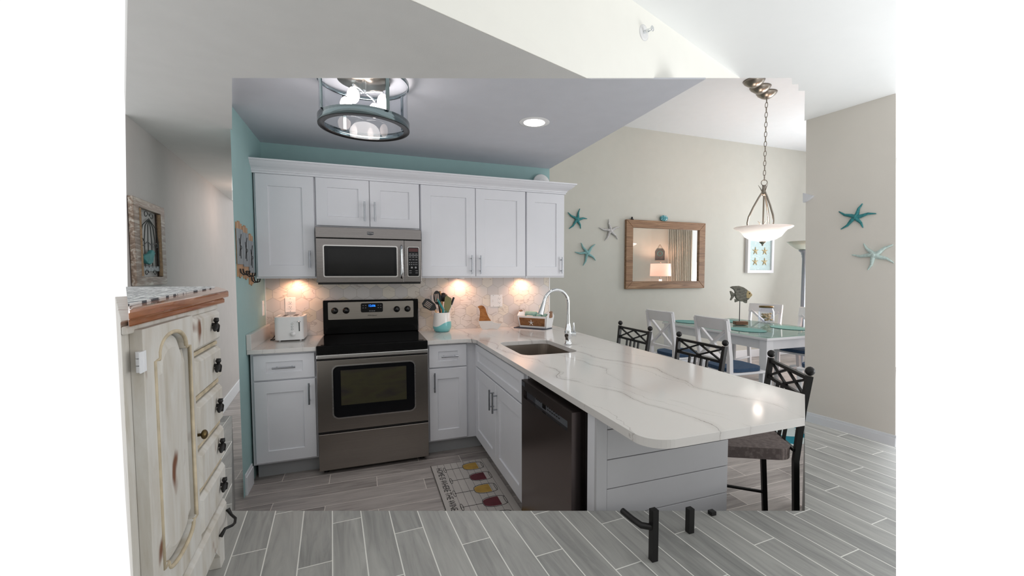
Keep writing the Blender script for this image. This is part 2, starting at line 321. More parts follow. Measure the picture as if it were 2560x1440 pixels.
# ------------------------------------------------------------------ mesh builder
class MB:
    def __init__(s): s.v = []; s.f = []; s.sm = []
    def add(s, vs, fs, smooth=False):
        b = len(s.v); s.v += [Vector(p) for p in vs]
        for f in fs: s.f.append([b + i for i in f]); s.sm.append(smooth)
        return s
    def box(s, x0, x1, y0, y1, z0, z1):
        return s.fbox(WF, x0, x1, y0, y1, z0, z1)
    def fbox(s, fr, a0, a1, b0, b1, c0, c1):
        o, u, v, n = fr
        vs = [o + u * a + v * b + n * c for c in (c0, c1) for b in (b0, b1) for a in (a0, a1)]
        return s.add(vs, [(0, 2, 3, 1), (4, 5, 7, 6), (0, 1, 5, 4), (2, 6, 7, 3), (0, 4, 6, 2), (1, 3, 7, 5)])
    def prism(s, fr, pts, c0, c1, holes=(), smooth=False):
        o, u, v, n = fr
        loops = [list(pts)] + [list(h) for h in holes]; flat = [p for l in loops for p in l]; N = len(flat)
        tris = tessellate_polygon([[Vector((p[0], p[1], 0)) for p in l] for l in loops])
        vs = [o + u * p[0] + v * p[1] + n * c0 for p in flat] + [o + u * p[0] + v * p[1] + n * c1 for p in flat]
        fs = [tuple(t) for t in tris] + [tuple(i + N for i in reversed(t)) for t in tris]
        s.add(vs, fs); b0 = len(s.v) - 2 * N; k = 0
        for l in loops:
            m = len(l)
            for i in range(m):
                s.f.append([b0 + k + i, b0 + k + (i + 1) % m, b0 + N + k + (i + 1) % m, b0 + N + k + i]); s.sm.append(smooth)
            k += m
        return s
    def tube(s, pts, r, seg=10, closed=False, flat=None):
        pts = [Vector(p) for p in pts]; n = len(pts); rs = r if isinstance(r, (list, tuple)) else [r] * n
        rings = []; prev = None
        for i, p in enumerate(pts):
            if closed: d = pts[(i + 1) % n] - pts[i - 1]
            else: d = pts[min(i + 1, n - 1)] - pts[max(i - 1, 0)]
            d.normalize()
            if prev is None:
                a = Vector((0, 0, 1)) if abs(d.z) < 0.9 else Vector((1, 0, 0)); prev = (a - d * a.dot(d)).normalized()
            else: prev = (prev - d * prev.dot(d)).normalized()
            b = d.cross(prev)
            off = PI / 4 if seg == 4 else 0
            rings.append([p + (prev * math.cos(2 * PI * k / seg + off) + b * math.sin(2 * PI * k / seg + off)) * rs[i] for k in range(seg)])
        vs = [q for rg in rings for q in rg]; fs = []
        m = n if closed else n - 1
        for i in range(m):
            j = (i + 1) % n
            for k in range(seg): fs.append((i * seg + k, i * seg + (k + 1) % seg, j * seg + (k + 1) % seg, j * seg + k))
        s.add(vs, fs, seg > 4)
        if not closed: s.add(rings[0], [tuple(reversed(range(seg)))]); s.add(rings[-1], [tuple(range(seg))])
        return s
    def bar(s, a, b, w_): return s.tube([a, b], w_ * 0.7071, 4)
    def cyl(s, a, b, r, seg=20, r2=None): return s.tube([a, b], [r, r if r2 is None else r2], seg)
    def lathe(s, prof, c=(0, 0, 0), seg=32, fr=None):
        c = Vector(c); u, v, n = (Vector((1, 0, 0)), Vector((0, 1, 0)), Vector((0, 0, 1))) if fr is None else fr
        vs = []; fs = []
        for (r, h) in prof:
            for k in range(seg): a = 2 * PI * k / seg; vs.append(c + u * (r * math.cos(a)) + v * (r * math.sin(a)) + n * h)
        for i in range(len(prof) - 1):
            for k in range(seg): fs.append((i * seg + k, i * seg + (k + 1) % seg, (i + 1) * seg + (k + 1) % seg, (i + 1) * seg + k))
        return s.add(vs, fs, True)
    def ball(s, c, r, sc=(1, 1, 1), seg=14):
        c = Vector(c); vs = []; fs = []; h = seg // 2
        for i in range(h + 1):
            th = PI * i / h
            for k in range(seg):
                a = 2 * PI * k / seg; vs.append(c + Vector((r * sc[0] * math.sin(th) * math.cos(a), r * sc[1] * math.sin(th) * math.sin(a), r * sc[2] * math.cos(th))))
        for i in range(h):
            for k in range(seg): fs.append((i * seg + k, i * seg + (k + 1) % seg, (i + 1) * seg + (k + 1) % seg, (i + 1) * seg + k))
        return s.add(vs, fs, True)
    def shaker(s, fr, a0, a1, b0, b1, th, rail=0.057, railv=None, rec=0.009):
        rv = railv or rail; o, u, v, n = fr
        P = lambda a, b, c: o + u * a + v * b + n * c
        def rect(i, j, c): return [P(a0 + i, b0 + j, c), P(a1 - i, b0 + j, c), P(a1 - i, b1 - j, c), P(a0 + i, b1 - j, c)]
        e = 0.003
        vs = rect(0, 0, 0) + rect(0, 0, th - e) + rect(e, e, th) + rect(rail, rv, th) + rect(rail + e, rv + e, th - rec)
        fs = [(3, 2, 1, 0)]
        for L in range(4):
            for k in range(4): fs.append((L * 4 + k, L * 4 + (k + 1) % 4, L * 4 + 4 + (k + 1) % 4, L * 4 + 4 + k))
        fs.append((16, 17, 18, 19)); return s.add(vs, fs)
    def build(s, name, mat, parent=None, bevel=0.0, solid=0.0, sub=0, base=None):
        me = bpy.data.meshes.new(name)
        root = parent
        while root is not None and root.parent is not None: root = root.parent
        if root is not None: off = Vector(root.location)
        elif base is not None: off = Vector(base)
        else:
            mn = [min(p[i] for p in s.v) for i in range(3)]; mx = [max(p[i] for p in s.v) for i in range(3)]
            off = Vector(((mn[0] + mx[0]) / 2, (mn[1] + mx[1]) / 2, mn[2]))
        me.from_pydata([tuple(p - off) for p in s.v], [], s.f)
        me.polygons.foreach_set('use_smooth', s.sm)
        bm = bmesh.new(); bm.from_mesh(me); bmesh.ops.recalc_face_normals(bm, faces=bm.faces); bm.to_mesh(me); bm.free()
        me.materials.append(mat if not isinstance(mat, str) else M[mat])
        o = bpy.data.objects.new(name, me); COL.objects.link(o)
        if parent: o.parent = parent
        else: o.location = off
        if bevel:
            md = o.modifiers.new('bevel', 'BEVEL'); md.width = bevel; md.segments = 2; md.limit_method = 'ANGLE'; md.angle_limit = 0.6
        if solid:
            md = o.modifiers.new('solid', 'SOLIDIFY'); md.thickness = solid; md.offset = 0
        if sub:
            md = o.modifiers.new('sub', 'SUBSURF'); md.levels = sub; md.render_levels = sub
        return o
X_, Y_, Z_ = Vector((1, 0, 0)), Vector((0, 1, 0)), Vector((0, 0, 1))
WF = (Vector((0, 0, 0)), X_, Y_, Z_)
def BACK(y): return (Vector((0, y, 0)), X_, Z_, -Y_)          # a = x, b = z, c = towards the room
def PEN(x): return (Vector((x, 0, 0)), -Y_, Z_, -X_)           # a = -y, b = z
def tag(o, label=None, cat=None, group=None, kind=None):
    for k, v in (('label', label), ('category', cat), ('group', group), ('kind', kind)):
        if v: o[k] = v
    return o
def thing(name, loc, label, cat, group=None, rz=0):
    o = bpy.data.objects.new(name, None); COL.objects.link(o); o.location = loc; o.rotation_euler.z = rz; o.empty_display_size = 0.1
    return tag(o, label, cat, group)
def struct(name, mb, mat, bevel=0.0): return tag(mb.build(name, mat, None, bevel), kind='structure')
KIDS = {}
def copy_tree(o, parent=None):
    c = o.copy(); COL.objects.link(c)
    if parent: c.parent = parent
    for ch in [k for k in list(COL.objects) if k.parent == o]: copy_tree(ch, c)
    return c
def text_mb(txt, fr, h, extr=0.0006, italic=False, align='CENTER'):
    cu = bpy.data.curves.new('t', 'FONT'); cu.body = txt; cu.size = h; cu.extrude = extr; cu.align_x = align; cu.align_y = 'CENTER'
    if italic: cu.shear = 0.3
    cu.resolution_u = 3
    ob = bpy.data.objects.new('t', cu); COL.objects.link(ob)
    dg = bpy.context.evaluated_depsgraph_get(); dg.update(); me = bpy.data.meshes.new_from_object(ob.evaluated_get(dg))
    mb = MB(); o, u, v, n = fr
    mb.add([o + u * p.co.x + v * p.co.y + n * p.co.z for p in me.vertices], [tuple(f.vertices) for f in me.polygons])
    bpy.data.objects.remove(ob); bpy.data.meshes.remove(me); bpy.data.curves.remove(cu); return mb
def at(fr, a, b, c=0): o, u, v, n = fr; return (o + u * a + v * b + n * c, u, v, n)
def rrect(a0, a1, b0, b1, r, seg=5):
    out = []
    for cx, cy, s0 in ((a1 - r, b1 - r, 0), (a0 + r, b1 - r, 1), (a0 + r, b0 + r, 2), (a1 - r, b0 + r, 3)):
        for k in range(seg + 1):
            a = (s0 + k / seg) * PI / 2; out.append((cx + r * math.cos(a), cy + r * math.sin(a)))
    return out

# ------------------------------------------------------------------ the shell of the place
ZL, ZH = 0.53, 2.30           # raised landing floor, dropped ceiling over it
UP = (Vector((0, 0, 0)), X_, Y_, Z_)
def flat(pts, z0, z1): return MB().prism(UP, [(p[0], p[1]) for p in pts], z0, z1)
struct('floor', flat([(-0.50, -0.88), (-0.80, 2.9), (8.3, 2.9), (8.3, 0.2), (3.29, -2.60), (0.26, -2.95), (0.10, -2.4)], -0.06, 0), 'floor')
e0 = hz(580, 1277, ZL); e1 = hz(2012, 1277, ZL); r0 = hz(2012, 1052, ZL); r1 = hz(2240, 1118, ZL)
l0 = hz(580, 1040, ZL); l1 = hz(545, 1040, ZL)
struct('floor_landing', flat([l0, e0, e1, r0, r1, hz(2240, 1445, ZL), (3.2, -4.6), (-1.2, -4.6), (0.36, -3.10), (0.20, -2.4), l1], 0.0, ZL), 'floor2')
# kitchen walls
struct('wall_left', MB().prism(UP, [(0, -0.835), (0, 0.1), (-0.1, 0.1), (-0.1, -0.40)], 0, 2.45), 'teal')
struct('wall_back', MB().box(-0.1, 2.455, 0.0, 0.12, 0, 2.45), 'teal')
struct('wall_soffit', MB().box(2.40, 2.4545, -1.84, 1.6, 2.458, 3.57), 'beige')
struct('wall_return', MB().box(2.34, 2.455, 0.12, 1.6, 0, 3.57), 'beige')
struct('wall_dining', MB().box(2.34, 8.25, 1.6, 1.72, 0, 3.57), 'beige')
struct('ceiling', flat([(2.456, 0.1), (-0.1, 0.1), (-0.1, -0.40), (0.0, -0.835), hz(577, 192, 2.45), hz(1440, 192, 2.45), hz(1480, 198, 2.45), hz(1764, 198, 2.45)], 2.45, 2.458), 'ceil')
struct('ceiling_dining', flat([(2.4, 1.72), (8.25, 1.72), (8.2, 0.9), (7.6, 0.25), (3.6, -1.42), (2.4, -1.84)], 3.57, 3.65), 'ceild')
struct('wall_backsplash', MB().box(0.0, 2.448, -0.008, 0.0, 0.915, 1.40), 'hex')
struct('trim_1', MB().box(2.448, 2.457, -0.011, 0.0, 0.915, 1.40), 'wplastic')
struct('trim_2', MB().box(0.0, 0.006, -0.012, -0.0, 1.0, 1.40), 'wplastic')
struct('wall_light_block', MB().box(-1.2, 3.2, -4.98, -4.86, 0.0, 1.6), 'beige')  # unseen half wall added behind the camera to block world light
lamp('POINT', 'hall_glow', (-0.25, 1.2, 2.05), 2.5, (1, 0.72, 0.58), 0.1)
# hall wall, its floor line and the landing's ceiling
h0 = Vector((-0.4735, -0.905, 0)); h1 = Vector((-0.80, 3.15, 0)); hd = (Vector((-0.725, 2.216, 0)) - h0).normalized(); hn = Vector((hd.y, -hd.x, 0))
HW = (h0, hd, Z_, hn)
hb = h0 + (h0 - CAM).normalized() * 0.35; he = h0 + hd * 4.0
hq = [h0, he, he - hn * 0.1, Vector((hb.x, hb.y, 0))]
struct('wall_hall', MB().add([hq[0] - hd * 0.21, hq[1], hq[2], hq[3] - hd * 0.21] + [p + Z_ * 2.32 for p in hq], [(3, 2, 1, 0), (4, 5, 6, 7), (0, 1, 5, 4), (1, 2, 6, 5), (2, 3, 7, 6), (3, 0, 4, 7)]), 'hall')
struct('baseboard_hall', MB().fbox(HW, 0.35, 4.0, 0, 0.13, 0, 0.014), 'trim', 0.003)
k0 = hz(580, 195, ZH); k1 = hz(1467, 195, ZH); s0 = hz(1030, 0, ZH)
sd = (k1 - s0).normalized(); sn = Vector((sd.y, -sd.x, 0)); s_1 = s0 - sd * 2.2
hL = h0.copy(); hL.z = ZH
cs = hz(580, 500, ZH)
struct('ceiling_hall', flat([hL, hL + hd * 4.0, cs + Vector((-0.1, 0.9, 0)), cs, k0, k1 - sn * 0.006, s0 - sn * 0.006, s_1 - sn * 0.006, (-1.16, -3.30), hz(320, -60, ZH)], ZH, ZH + 0.12), 'ceilh')  # left end runs on out of view to block light from above
# soffit face, seen from the kitchen side as the step up to the vaulted ceiling
HV = 2.762
A = hz(1580, 0, HV); B = hz(1850, 195, HV); A0 = A - (B - A).normalized() * 3.4
def slab(pts, mat, name, th=0.05, up=Vector((0, 0, 1))):
    n_ = len(pts); mb = MB(); vs = [Vector(p) for p in pts] + [Vector(p) + up * th for p in pts]
    tri = tessellate_polygon([[Vector(p) for p in pts]])
    mb.add(vs, [tuple(t) for t in tri] + [tuple(i + n_ for i in reversed(t)) for t in tri] + [(i, (i + 1) % n_, (i + 1) % n_ + n_, i + n_) for i in range(n_)])
    return struct(name, mb, mat)
slab([s_1, k1, B, A0], 'cream', 'wall_vault_step', 0.004, -sn)
kk = (HV - CAM.z) / (2.3365 - CAM.z)
w0_ = CAM + (r0 - CAM) * kk; w1_ = CAM + (r1 - CAM) * kk; w0_.z = w1_.z = 0
struct('ceiling_vault', flat([A0, A, B, hz(1980, 195, HV), hz(1980, 211, HV), hz(1996, 211, HV), hz(1996, 227, HV), hz(2012, 227, HV), w0_ - (w1_ - w0_).normalized() * 0.09, w1_ - (w1_ - w0_).normalized() * 0.10, hz(2240, -80, HV), (3.4, -4.9), (-1.2, -4.9)], HV, HV + 0.01), 'white_c')  # near part carried unseen over the camera to block overhead light
rd = (w1_ - w0_).normalized(); rn_ = Vector((rd.y, -rd.x, 0))
if rn_.x > 0: rn_ = -rn_
RW = (w0_, rd, Z_, rn_); RL = (w1_ - w0_).length
cg = Vector((CAM.x, CAM.y, 0))
rbk = [w0_, w1_, w1_ + (w1_ - cg).normalized() * 0.13, w0_ + (w0_ - cg).normalized() * 0.13]
tsh = [-0.075, -0.10, -0.10, -0.075]
mb = MB().add(rbk + [p + rd * q + Z_ * HV for p, q in zip(rbk, tsh)], [(3, 2, 1, 0), (4, 5, 6, 7), (0, 1, 5, 4), (1, 2, 6, 5), (2, 3, 7, 6), (3, 0, 4, 7)])
struct('wall_right', mb, 'rwall')
mb = MB().fbox(RW, 0, RL, 0, 0.185, 0, 0.014); mb.fbox(RW, 0, RL, 0.185, 0.204, 0, 0.008)
struct('baseboard_right', mb, 'trim', 0.002)
mb = MB().box(0, 0.014, -0.80, -0.62, 0, 0.12); mb.box(0, 0.008, -0.80, -0.62, 0.12, 0.14)
struct('baseboard_left', mb, 'trim', 0.002)
mb = MB().box(2.6, 8.2, 1.586, 1.6, 0, 0.13); struct('baseboard_dining', mb, 'trim', 0.003)

# ------------------------------------------------------------------ cabinets
def pull(fr, a, b, length, vertical, parent, r=0.0062):
    o, u, v, n = fr; mb = MB(); P = lambda x, y, c: o + u * x + v * y + n * c; h = length / 2
    if vertical:
        mb.cyl(P(a, b - h, 0.032), P(a, b + h, 0.032), r, 12)
        for s in (-1, 1): mb.cyl(P(a, b + s * h * 0.66, 0), P(a, b + s * h * 0.66, 0.032), r * 0.8, 10)
    else:
        mb.cyl(P(a - h, b, 0.032), P(a + h, b, 0.032), r, 12)
        for s in (-1, 1): mb.cyl(P(a + s * h * 0.66, b, 0), P(a + s * h * 0.66, b, 0.032), r * 0.8, 10)
    return mb.build('handle', 'pull', parent)
def door(name, fr, a0, a1, b0, b1, parent, rail=0.075, railv=0.08, th=0.02):
    return MB().shaker(fr, a0, a1, b0, b1, th, rail, railv).build(name, 'cab', parent)
FB = BACK(-0.604)
c = thing('base_cabinet', (0.20, -0.3, 0), 'white shaker base cabinet under the toaster, left of the range', 'cabinet')
mb = MB().box(0.012, 0.412, -0.604, -0.012, 0.115, 0.884); mb.build('body', 'cab', c)
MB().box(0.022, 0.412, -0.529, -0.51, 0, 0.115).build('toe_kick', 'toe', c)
d = door('drawer', FB, 0.030, 0.403, 0.70, 0.871, c, 0.075, 0.048); pull(at(FB, 0, 0, 0.02), 0.216, 0.785, 0.14, False, d)
d = door('door', FB, 0.030, 0.403, 0.128, 0.690, c); pull(at(FB, 0, 0, 0.02), 0.365, 0.59, 0.15, True, d)
c = thing('base_cabinet', (1.36, -0.3, 0), 'narrow white base cabinet between the range and the inside corner', 'cabinet')
MB().box(1.182, 1.566, -0.604, -0.012, 0.115, 0.884).build('body', 'cab', c)
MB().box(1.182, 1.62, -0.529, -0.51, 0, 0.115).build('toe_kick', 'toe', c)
d = door('drawer', FB, 1.190, 1.482, 0.70, 0.871, c, 0.07, 0.048); pull(at(FB, 0, 0, 0.02), 1.345, 0.785, 0.13, False, d)
d = door('door', FB, 1.190, 1.482, 0.128, 0.690, c, 0.062); pull(at(FB, 0, 0, 0.02), 1.228, 0.59, 0.15, True, d)
FP = PEN(1.566)
c = thing('sink_base_cabinet', (1.9, -1.2, 0), 'white sink cabinet with two doors under the steel sink', 'cabinet')
mb = MB().box(1.566, 2.13, -1.786, -1.52, 0.115, 0.884); mb.box(1.566, 2.13, -1.52, -0.606, 0.115, 0.66); mb.box(1.566, 1.60, -1.52, -0.606, 0.66, 0.884); mb.box(2.10, 2.13, -1.52, -0.606, 0.66, 0.884)
mb.build('body', 'cab', c)
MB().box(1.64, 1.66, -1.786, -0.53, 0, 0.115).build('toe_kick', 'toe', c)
door('false_drawer_front', FP, 0.648, 1.769, 0.70, 0.871, c, 0.075, 0.048)
sp = 1.215
d = door('door', FP, 0.648, sp - 0.002, 0.128, 0.690, c); pull(at(FP, 0, 0, 0.02), sp - 0.038, 0.57, 0.14, True, d)
d = door('door', FP, sp + 0.002, 1.769, 0.128, 0.690, c); pull(at(FP, 0, 0, 0.02), sp + 0.038, 0.57, 0.14, True, d)
# dishwasher
c = thing('dishwasher', (1.8, -2.16, 0), 'dark stainless dishwasher under the peninsula countertop', 'dishwasher')
MB().box(1.575, 2.13, -2.485, -1.80, 0.1, 0.868).build('tub', 'bmatte', c)
FD = PEN(1.535)
y0d, y1d = 1.835, 2.440
mb = MB().prism(FD, [(y0d, 0.118), (y1d, 0.118), (y1d, 0.862), (y0d, 0.862)], -0.04, 0.022, holes=[[(1.866, 0.772), (2.400, 0.772), (2.400, 0.815), (1.866, 0.815)]])
d = mb.build('door', 'dwsteel', c)
MB().fbox(FD, 1.866, 2.40, 0.772, 0.815, -0.02, 0.004).build('control_strip', 'strip', d)
MB().fbox(FD, 1.872, 1.985, 0.774, 0.813, 0.004, 0.0055).build('handle_pocket', 'dgrey', d)
MB().fbox(FD, 2.085, 2.125, 0.780, 0.808, 0.004, 0.006).build('display', 'screen', d)
mb = MB()
for i in range(6):
    mb.fbox(FD, 2.14 + i * 0.025, 2.152 + i * 0.025, 0.799, 0.803, 0.004, 0.006); mb.fbox(FD, 2.145 + i * 0.025, 2.16 + i * 0.025, 0.786, 0.789, 0.004, 0.006)
for i in range(4): mb.fbox(FD, 2.0 + i * 0.02, 2.01 + i * 0.02, 0.798, 0.801, 0.004, 0.006)
mb.build('button_legends', 'screen', d)
mb = MB().fbox(FD, y0d + 0.006, y0d + 0.05, 0.833, 0.855, 0.022, 0.0235); mb.build('badge', 'dgrey', d)
MB().box(1.60, 1.62, -2.485, -1.80, 0, 0.1).build('kick_plate', 'bmatte', c)
# finished end of the peninsula
c = thing('peninsula_end', (1.9, -2.53, 0), 'light grey shiplap end panel of the peninsula below the quartz overhang', 'panel')
MB().box(1.556, 2.203, -2.556, -2.495, 0, 0.884).build('body', 'cab', c)
MB().box(1.553, 1.600, -2.572, -2.556, 0, 0.884).build('corner_trim', 'panel', c, 0.002)
mb = MB(); zz = 0.884
for zt, zb in ((0.884, 0.825), (0.825, 0.706), (0.706, 0.590), (0.590, 0.470), (0.470, 0.352), (0.352, 0.234), (0.234, 0.116), (0.116, 0.0)):
    mb.box(1.601, 2.203, -2.570, -2.556, zb + 0.0018, zt - 0.0018)
mb.build('shiplap_boards', 'panel', c, 0.0015)
tag(MB().box(2.135, 2.203, -2.493, -0.02, 0.0, 0.884).build('peninsula_back_panel', 'panel'), 'light grey back panel of the peninsula facing the bar stools', 'panel')
# wall cabinets
FU = BACK(-0.310)
def upper(x0, x1, z0, label, doors, hand, grp):
    c = thing('wall_cabinet', ((x0 + x1) / 2, -0.155, z0), label, 'cabinet', grp)
    MB().box(x0, x1, -0.31, -0.010, z0, 2.15).build('body', 'cab', c)
    for i, (a0, a1) in enumerate(doors):
        d = door('door', FU, a0, a1, z0 + 0.012, 2.146, c, 0.078 if a1 - a0 > 0.36 else 0.07, 0.085 if z0 < 1.6 else 0.07)
        ha, hb, L = hand[i]; pull(at(FU, 0, 0, 0.02), ha, hb, L, True, d)
upper(0.006, 0.404, 1.388, 'tall white wall cabinet at the left end, beside the teal wall', [(0.018, 0.396)], [(0.362, 1.53, 0.13)], 'wall cabinets')
upper(0.406, 1.170, 1.776, 'short two-door white wall cabinet above the microwave', [(0.410, 0.786), (0.790, 1.166)], [(0.752, 1.905, 0.15), (0.826, 1.905, 0.15)], 'wall cabinets')
upper(1.173, 2.088, 1.388, 'wide two-door white wall cabinet right of the microwave', [(1.179, 1.630), (1.634, 2.083)], [(1.594, 1.50, 0.16), (1.670, 1.50, 0.16)], 'wall cabinets')
upper(2.091, 2.470, 1.388, 'single-door white wall cabinet at the right end of the row', [(2.096, 2.462)], [(2.430, 1.50, 0.15)], 'wall cabinets')
prof = [(-0.02, 2.148), (0.003, 2.148), (0.003, 2.165), (0.010, 2.167), (0.012, 2.178), (0.022, 2.190), (0.040, 2.203), (0.058, 2.222), (0.070, 2.240), (0.078, 2.243), (0.080, 2.256), (-0.02, 2.256)]
prof = [(a_, 2.147 + (z_ - 2.148) * 0.82) for a_, z_ in prof]
# crown profile swept along the front and round the free right end
path = [(-0.0, -0.330, 0, -1), (2.474, -0.330, 1, -1), (2.474, -0.02, 1, 0)]
mb = MB(); vs = []
for (x, y, dx, dy) in path:
    for (o_, z) in prof: vs.append((x + dx * o_, y + dy * o_, z))
n_ = len(prof); fs = []
for i in range(2):
    for k in range(n_): fs.append((i * n_ + k, i * n_ + (k + 1) % n_, (i + 1) * n_ + (k + 1) % n_, (i + 1) * n_ + k))
fs += [tuple(range(n_)), tuple(2 * n_ + k for k in reversed(range(n_)))]
mb.add(vs, fs); mb.box(0.002, 2.45, -0.31, -0.0, 2.152, 2.158)
tag(mb.build('crown_moulding', 'cab'), 'white crown moulding along the top of the wall cabinets', 'moulding')

# ------------------------------------------------------------------ countertops, sink, faucet
c = thing('countertop', (0.2, -0.3, 0.886), 'short white quartz countertop under the toaster with a low side splash', 'countertop')
MB().box(0.002, 0.4165, -0.65, -0.010, 0.886, 0.915).build('slab', 'quartz', c, 0.003)
MB().box(0.002, 0.030, -0.65, -0.010, 0.915, 1.020).build('side_splash', 'quartz', c, 0.002)
def arc(cx, cy, r, a0, a1, n=10): return [(cx + r * math.cos(math.radians(a0 + (a1 - a0) * i / n)), cy + r * math.sin(math.radians(a0 + (a1 - a0) * i / n))) for i in range(n + 1)]
outl = [(1.1775, -0.010), (2.467, -0.010), (2.467, -2.716), (2.187, -2.93)] + arc(1.626, -2.84, 0.09, -90, -180) + arc(1.446, -0.74, 0.09, 0, 90) + [(1.1775, -0.65)]
hole = rrect(1.655, 2.045, -1.475, -0.905, 0.07, 6)
c = thing('countertop', (2.0, -1.4, 0.886), 'large L-shaped veined white quartz countertop with the sink cut into it', 'countertop')
MB().prism(UP, outl, 0.886, 0.915, [hole]).build('slab', 'quartz', c, 0.003)
mb = MB()
for z, ins in ((0.885, -0.004), (0.72, 0.006), (0.70, 0.02), (0.695, 0.06)): mb.v += [Vector((x, y, z)) for x, y in rrect(1.655 + ins, 2.045 - ins, -1.475 + ins, -0.905 - ins, max(0.07 - ins, 0.02), 6)]
N = len(hole)
for L in range(3):
    for k in range(N): mb.f.append([L * N + k, L * N + (k + 1) % N, (L + 1) * N + (k + 1) % N, (L + 1) * N + k]); mb.sm.append(L > 0)
mb.f.append([3 * N + k for k in range(N)]); mb.sm.append(False)
c = thing('sink', (1.85, -1.19, 0.69), 'undermount stainless steel sink sunk into the quartz countertop', 'sink')
mb.build('basin', 'sink', c, solid=0.003)
MB().lathe([(0.0, 0.001), (0.035, 0.001), (0.045, 0.004), (0.045, 0.0)], (1.85, -1.19, 0.697), 24).build('drain', 'chrome', c)
fx, fy = 2.094, -1.19
c = thing('faucet', (fx, fy, 0.915), 'tall chrome pull-down faucet behind the sink', 'faucet')
MB().lathe([(0.0, 0), (0.026, 0), (0.026, 0.012), (0.021, 0.02), (0.020, 0.05), (0.027, 0.065), (0.027, 0.10), (0.019, 0.13), (0.014, 0.16), (0.0125, 0.22)], (fx, fy, 0.915), 24).build('base_body', 'chrome', c)
pts = [(fx, fy, 1.10), (fx, fy, 1.21)] + [(fx - 0.095 + 0.095 * math.cos(a), fy - 0.01 * math.sin(a / 2), 1.215 + 0.095 * math.sin(a)) for a in [PI * i / 14 * 0.94 for i in range(1, 15)]]
MB().tube(pts, 0.0115, 14).build('spout', 'chrome', c)
e = Vector(pts[-1]); dd = (Vector(pts[-1]) - Vector(pts[-2])).normalized()
MB().tube([e, e + dd * 0.02, e + dd * 0.05, e + dd * 0.095], [0.0125, 0.014, 0.017, 0.022], 18).build('spray_head', 'chrome', c)
MB().cyl((fx + 0.02, fy, 0.995), (fx + 0.055, fy - 0.015, 0.992), 0.017, 16).build('valve', 'chrome', c)
mb = MB(); mb.tube([(fx + 0.045, fy - 0.012, 0.995), (fx + 0.04, fy - 0.016, 1.03), (fx + 0.034, fy - 0.018, 1.075)], [0.007, 0.007, 0.005], 10); mb.build('lever', 'chrome', c)

# ------------------------------------------------------------------ range
c = thing('range', (0.797, -0.33, 0), 'stainless steel electric range with black glass cooktop', 'stove')
MB().box(0.420, 1.175, -0.645, -0.03, 0.06, 0.862).build('body', 'bmatte', c)
mb = MB().box(0.418, 1.1765, -0.668, -0.03, 0.862, 0.922); mb.build('cooktop_frame', 'black', c, 0.006)
d = MB().box(0.445, 1.150, -0.635, -0.10, 0.922, 0.9245).build('cooktop_glass', 'black', c)
FS = BACK(-0.645)
mb = MB().fbox(FS, 0.419, 1.1755, 0.832, 0.860, 0.0, 0.045)
mb.build('door_handle', 'steel2', c, 0.006)
mb = MB().prism(FS, [(0.419, 0.310), (1.1755, 0.310), (1.1755, 0.816), (0.419, 0.816)], -0.02, 0.020, holes=[rrect(0.519, 1.078, 0.402, 0.772, 0.035)])
d = mb.build('oven_door', 'steel', c, 0.002)
o_ = MB().prism(FS, rrect(0.512, 1.085, 0.395, 0.779, 0.040), 0.0195, 0.0235, holes=[rrect(0.521, 1.076, 0.404, 0.770, 0.034)]); o_.build('window_bezel', 'steel2', d)
MB().prism(FS, rrect(0.519, 1.078, 0.402, 0.772, 0.035), -0.01, 0.017).build('window_surround', 'screen', d)
MB().fbox(FS, 0.570, 1.018, 0.489, 0.740, 0.017, 0.0185).build('window_glass', 'ovenglass', d)
MB().fbox(FS, 0.419, 1.1755, 0.032, 0.293, -0.02, 0.020).build('storage_drawer', 'steel', c, 0.003)
for fx_ in (0.46, 1.13): MB().cyl((fx_, -0.60, 0.0), (fx_, -0.60, 0.06), 0.018, 12).build('foot', 'bmatte', c)
FG = BACK(-0.075)
bg = MB().box(0.418, 1.1765, -0.072, -0.012, 0.922, 1.204).build('backguard', 'black', c, 0.008)
pn_ = MB().prism(FG, rrect(0.456, 1.134, 1.045, 1.189, 0.008), -0.004, 0.004).build('control_panel', 'steel', bg, 0.001)
MB().prism(FG, rrect(0.707, 0.882, 1.099, 1.176, 0.012), 0.004, 0.007).build('clock_display', 'screen', bg)
text_mb('12:06', at(FG, 0.794, 1.153, 0.0075), 0.026).build('clock_digits', 'blueled', bg)
text_mb('Whirlpool', at(FG, 0.794, 1.072, 0.0045), 0.018, italic=True).build('maker_logo', 'bmatte', bg)
mb = MB()
for k in range(3): mb.fbox(FG, 0.772 + k * 0.017, 0.784 + k * 0.017, 1.108, 1.113, 0.007, 0.0078)
for k in range(2):
    for q in range(2): mb.fbox(FG, 0.84 + k * 0.02, 0.850 + k * 0.02, 1.135 + q * 0.02, 1.139 + q * 0.02, 0.007, 0.0078); mb.fbox(FG, 0.72 + k * 0.02, 0.730 + k * 0.02, 1.135 + q * 0.02, 1.139 + q * 0.02, 0.007, 0.0078)
mb.build('panel_legends', 'keys', bg)
for kx in (0.506, 0.593, 0.995, 1.084):
    kb = MB().lathe([(0.026, 0.004), (0.026, 0.012), (0.021, 0.016), (0.019, 0.030), (0.0, 0.032)], FG[0] + X_ * kx + Z_ * 1.119, 22, (X_, Z_, -Y_)).build('knob', 'bmatte', bg)
    MB().fbox(FG, kx - 0.0012, kx + 0.0012, 1.119, 1.137, 0.030, 0.0335).build('pointer_mark', 'keys', kb)

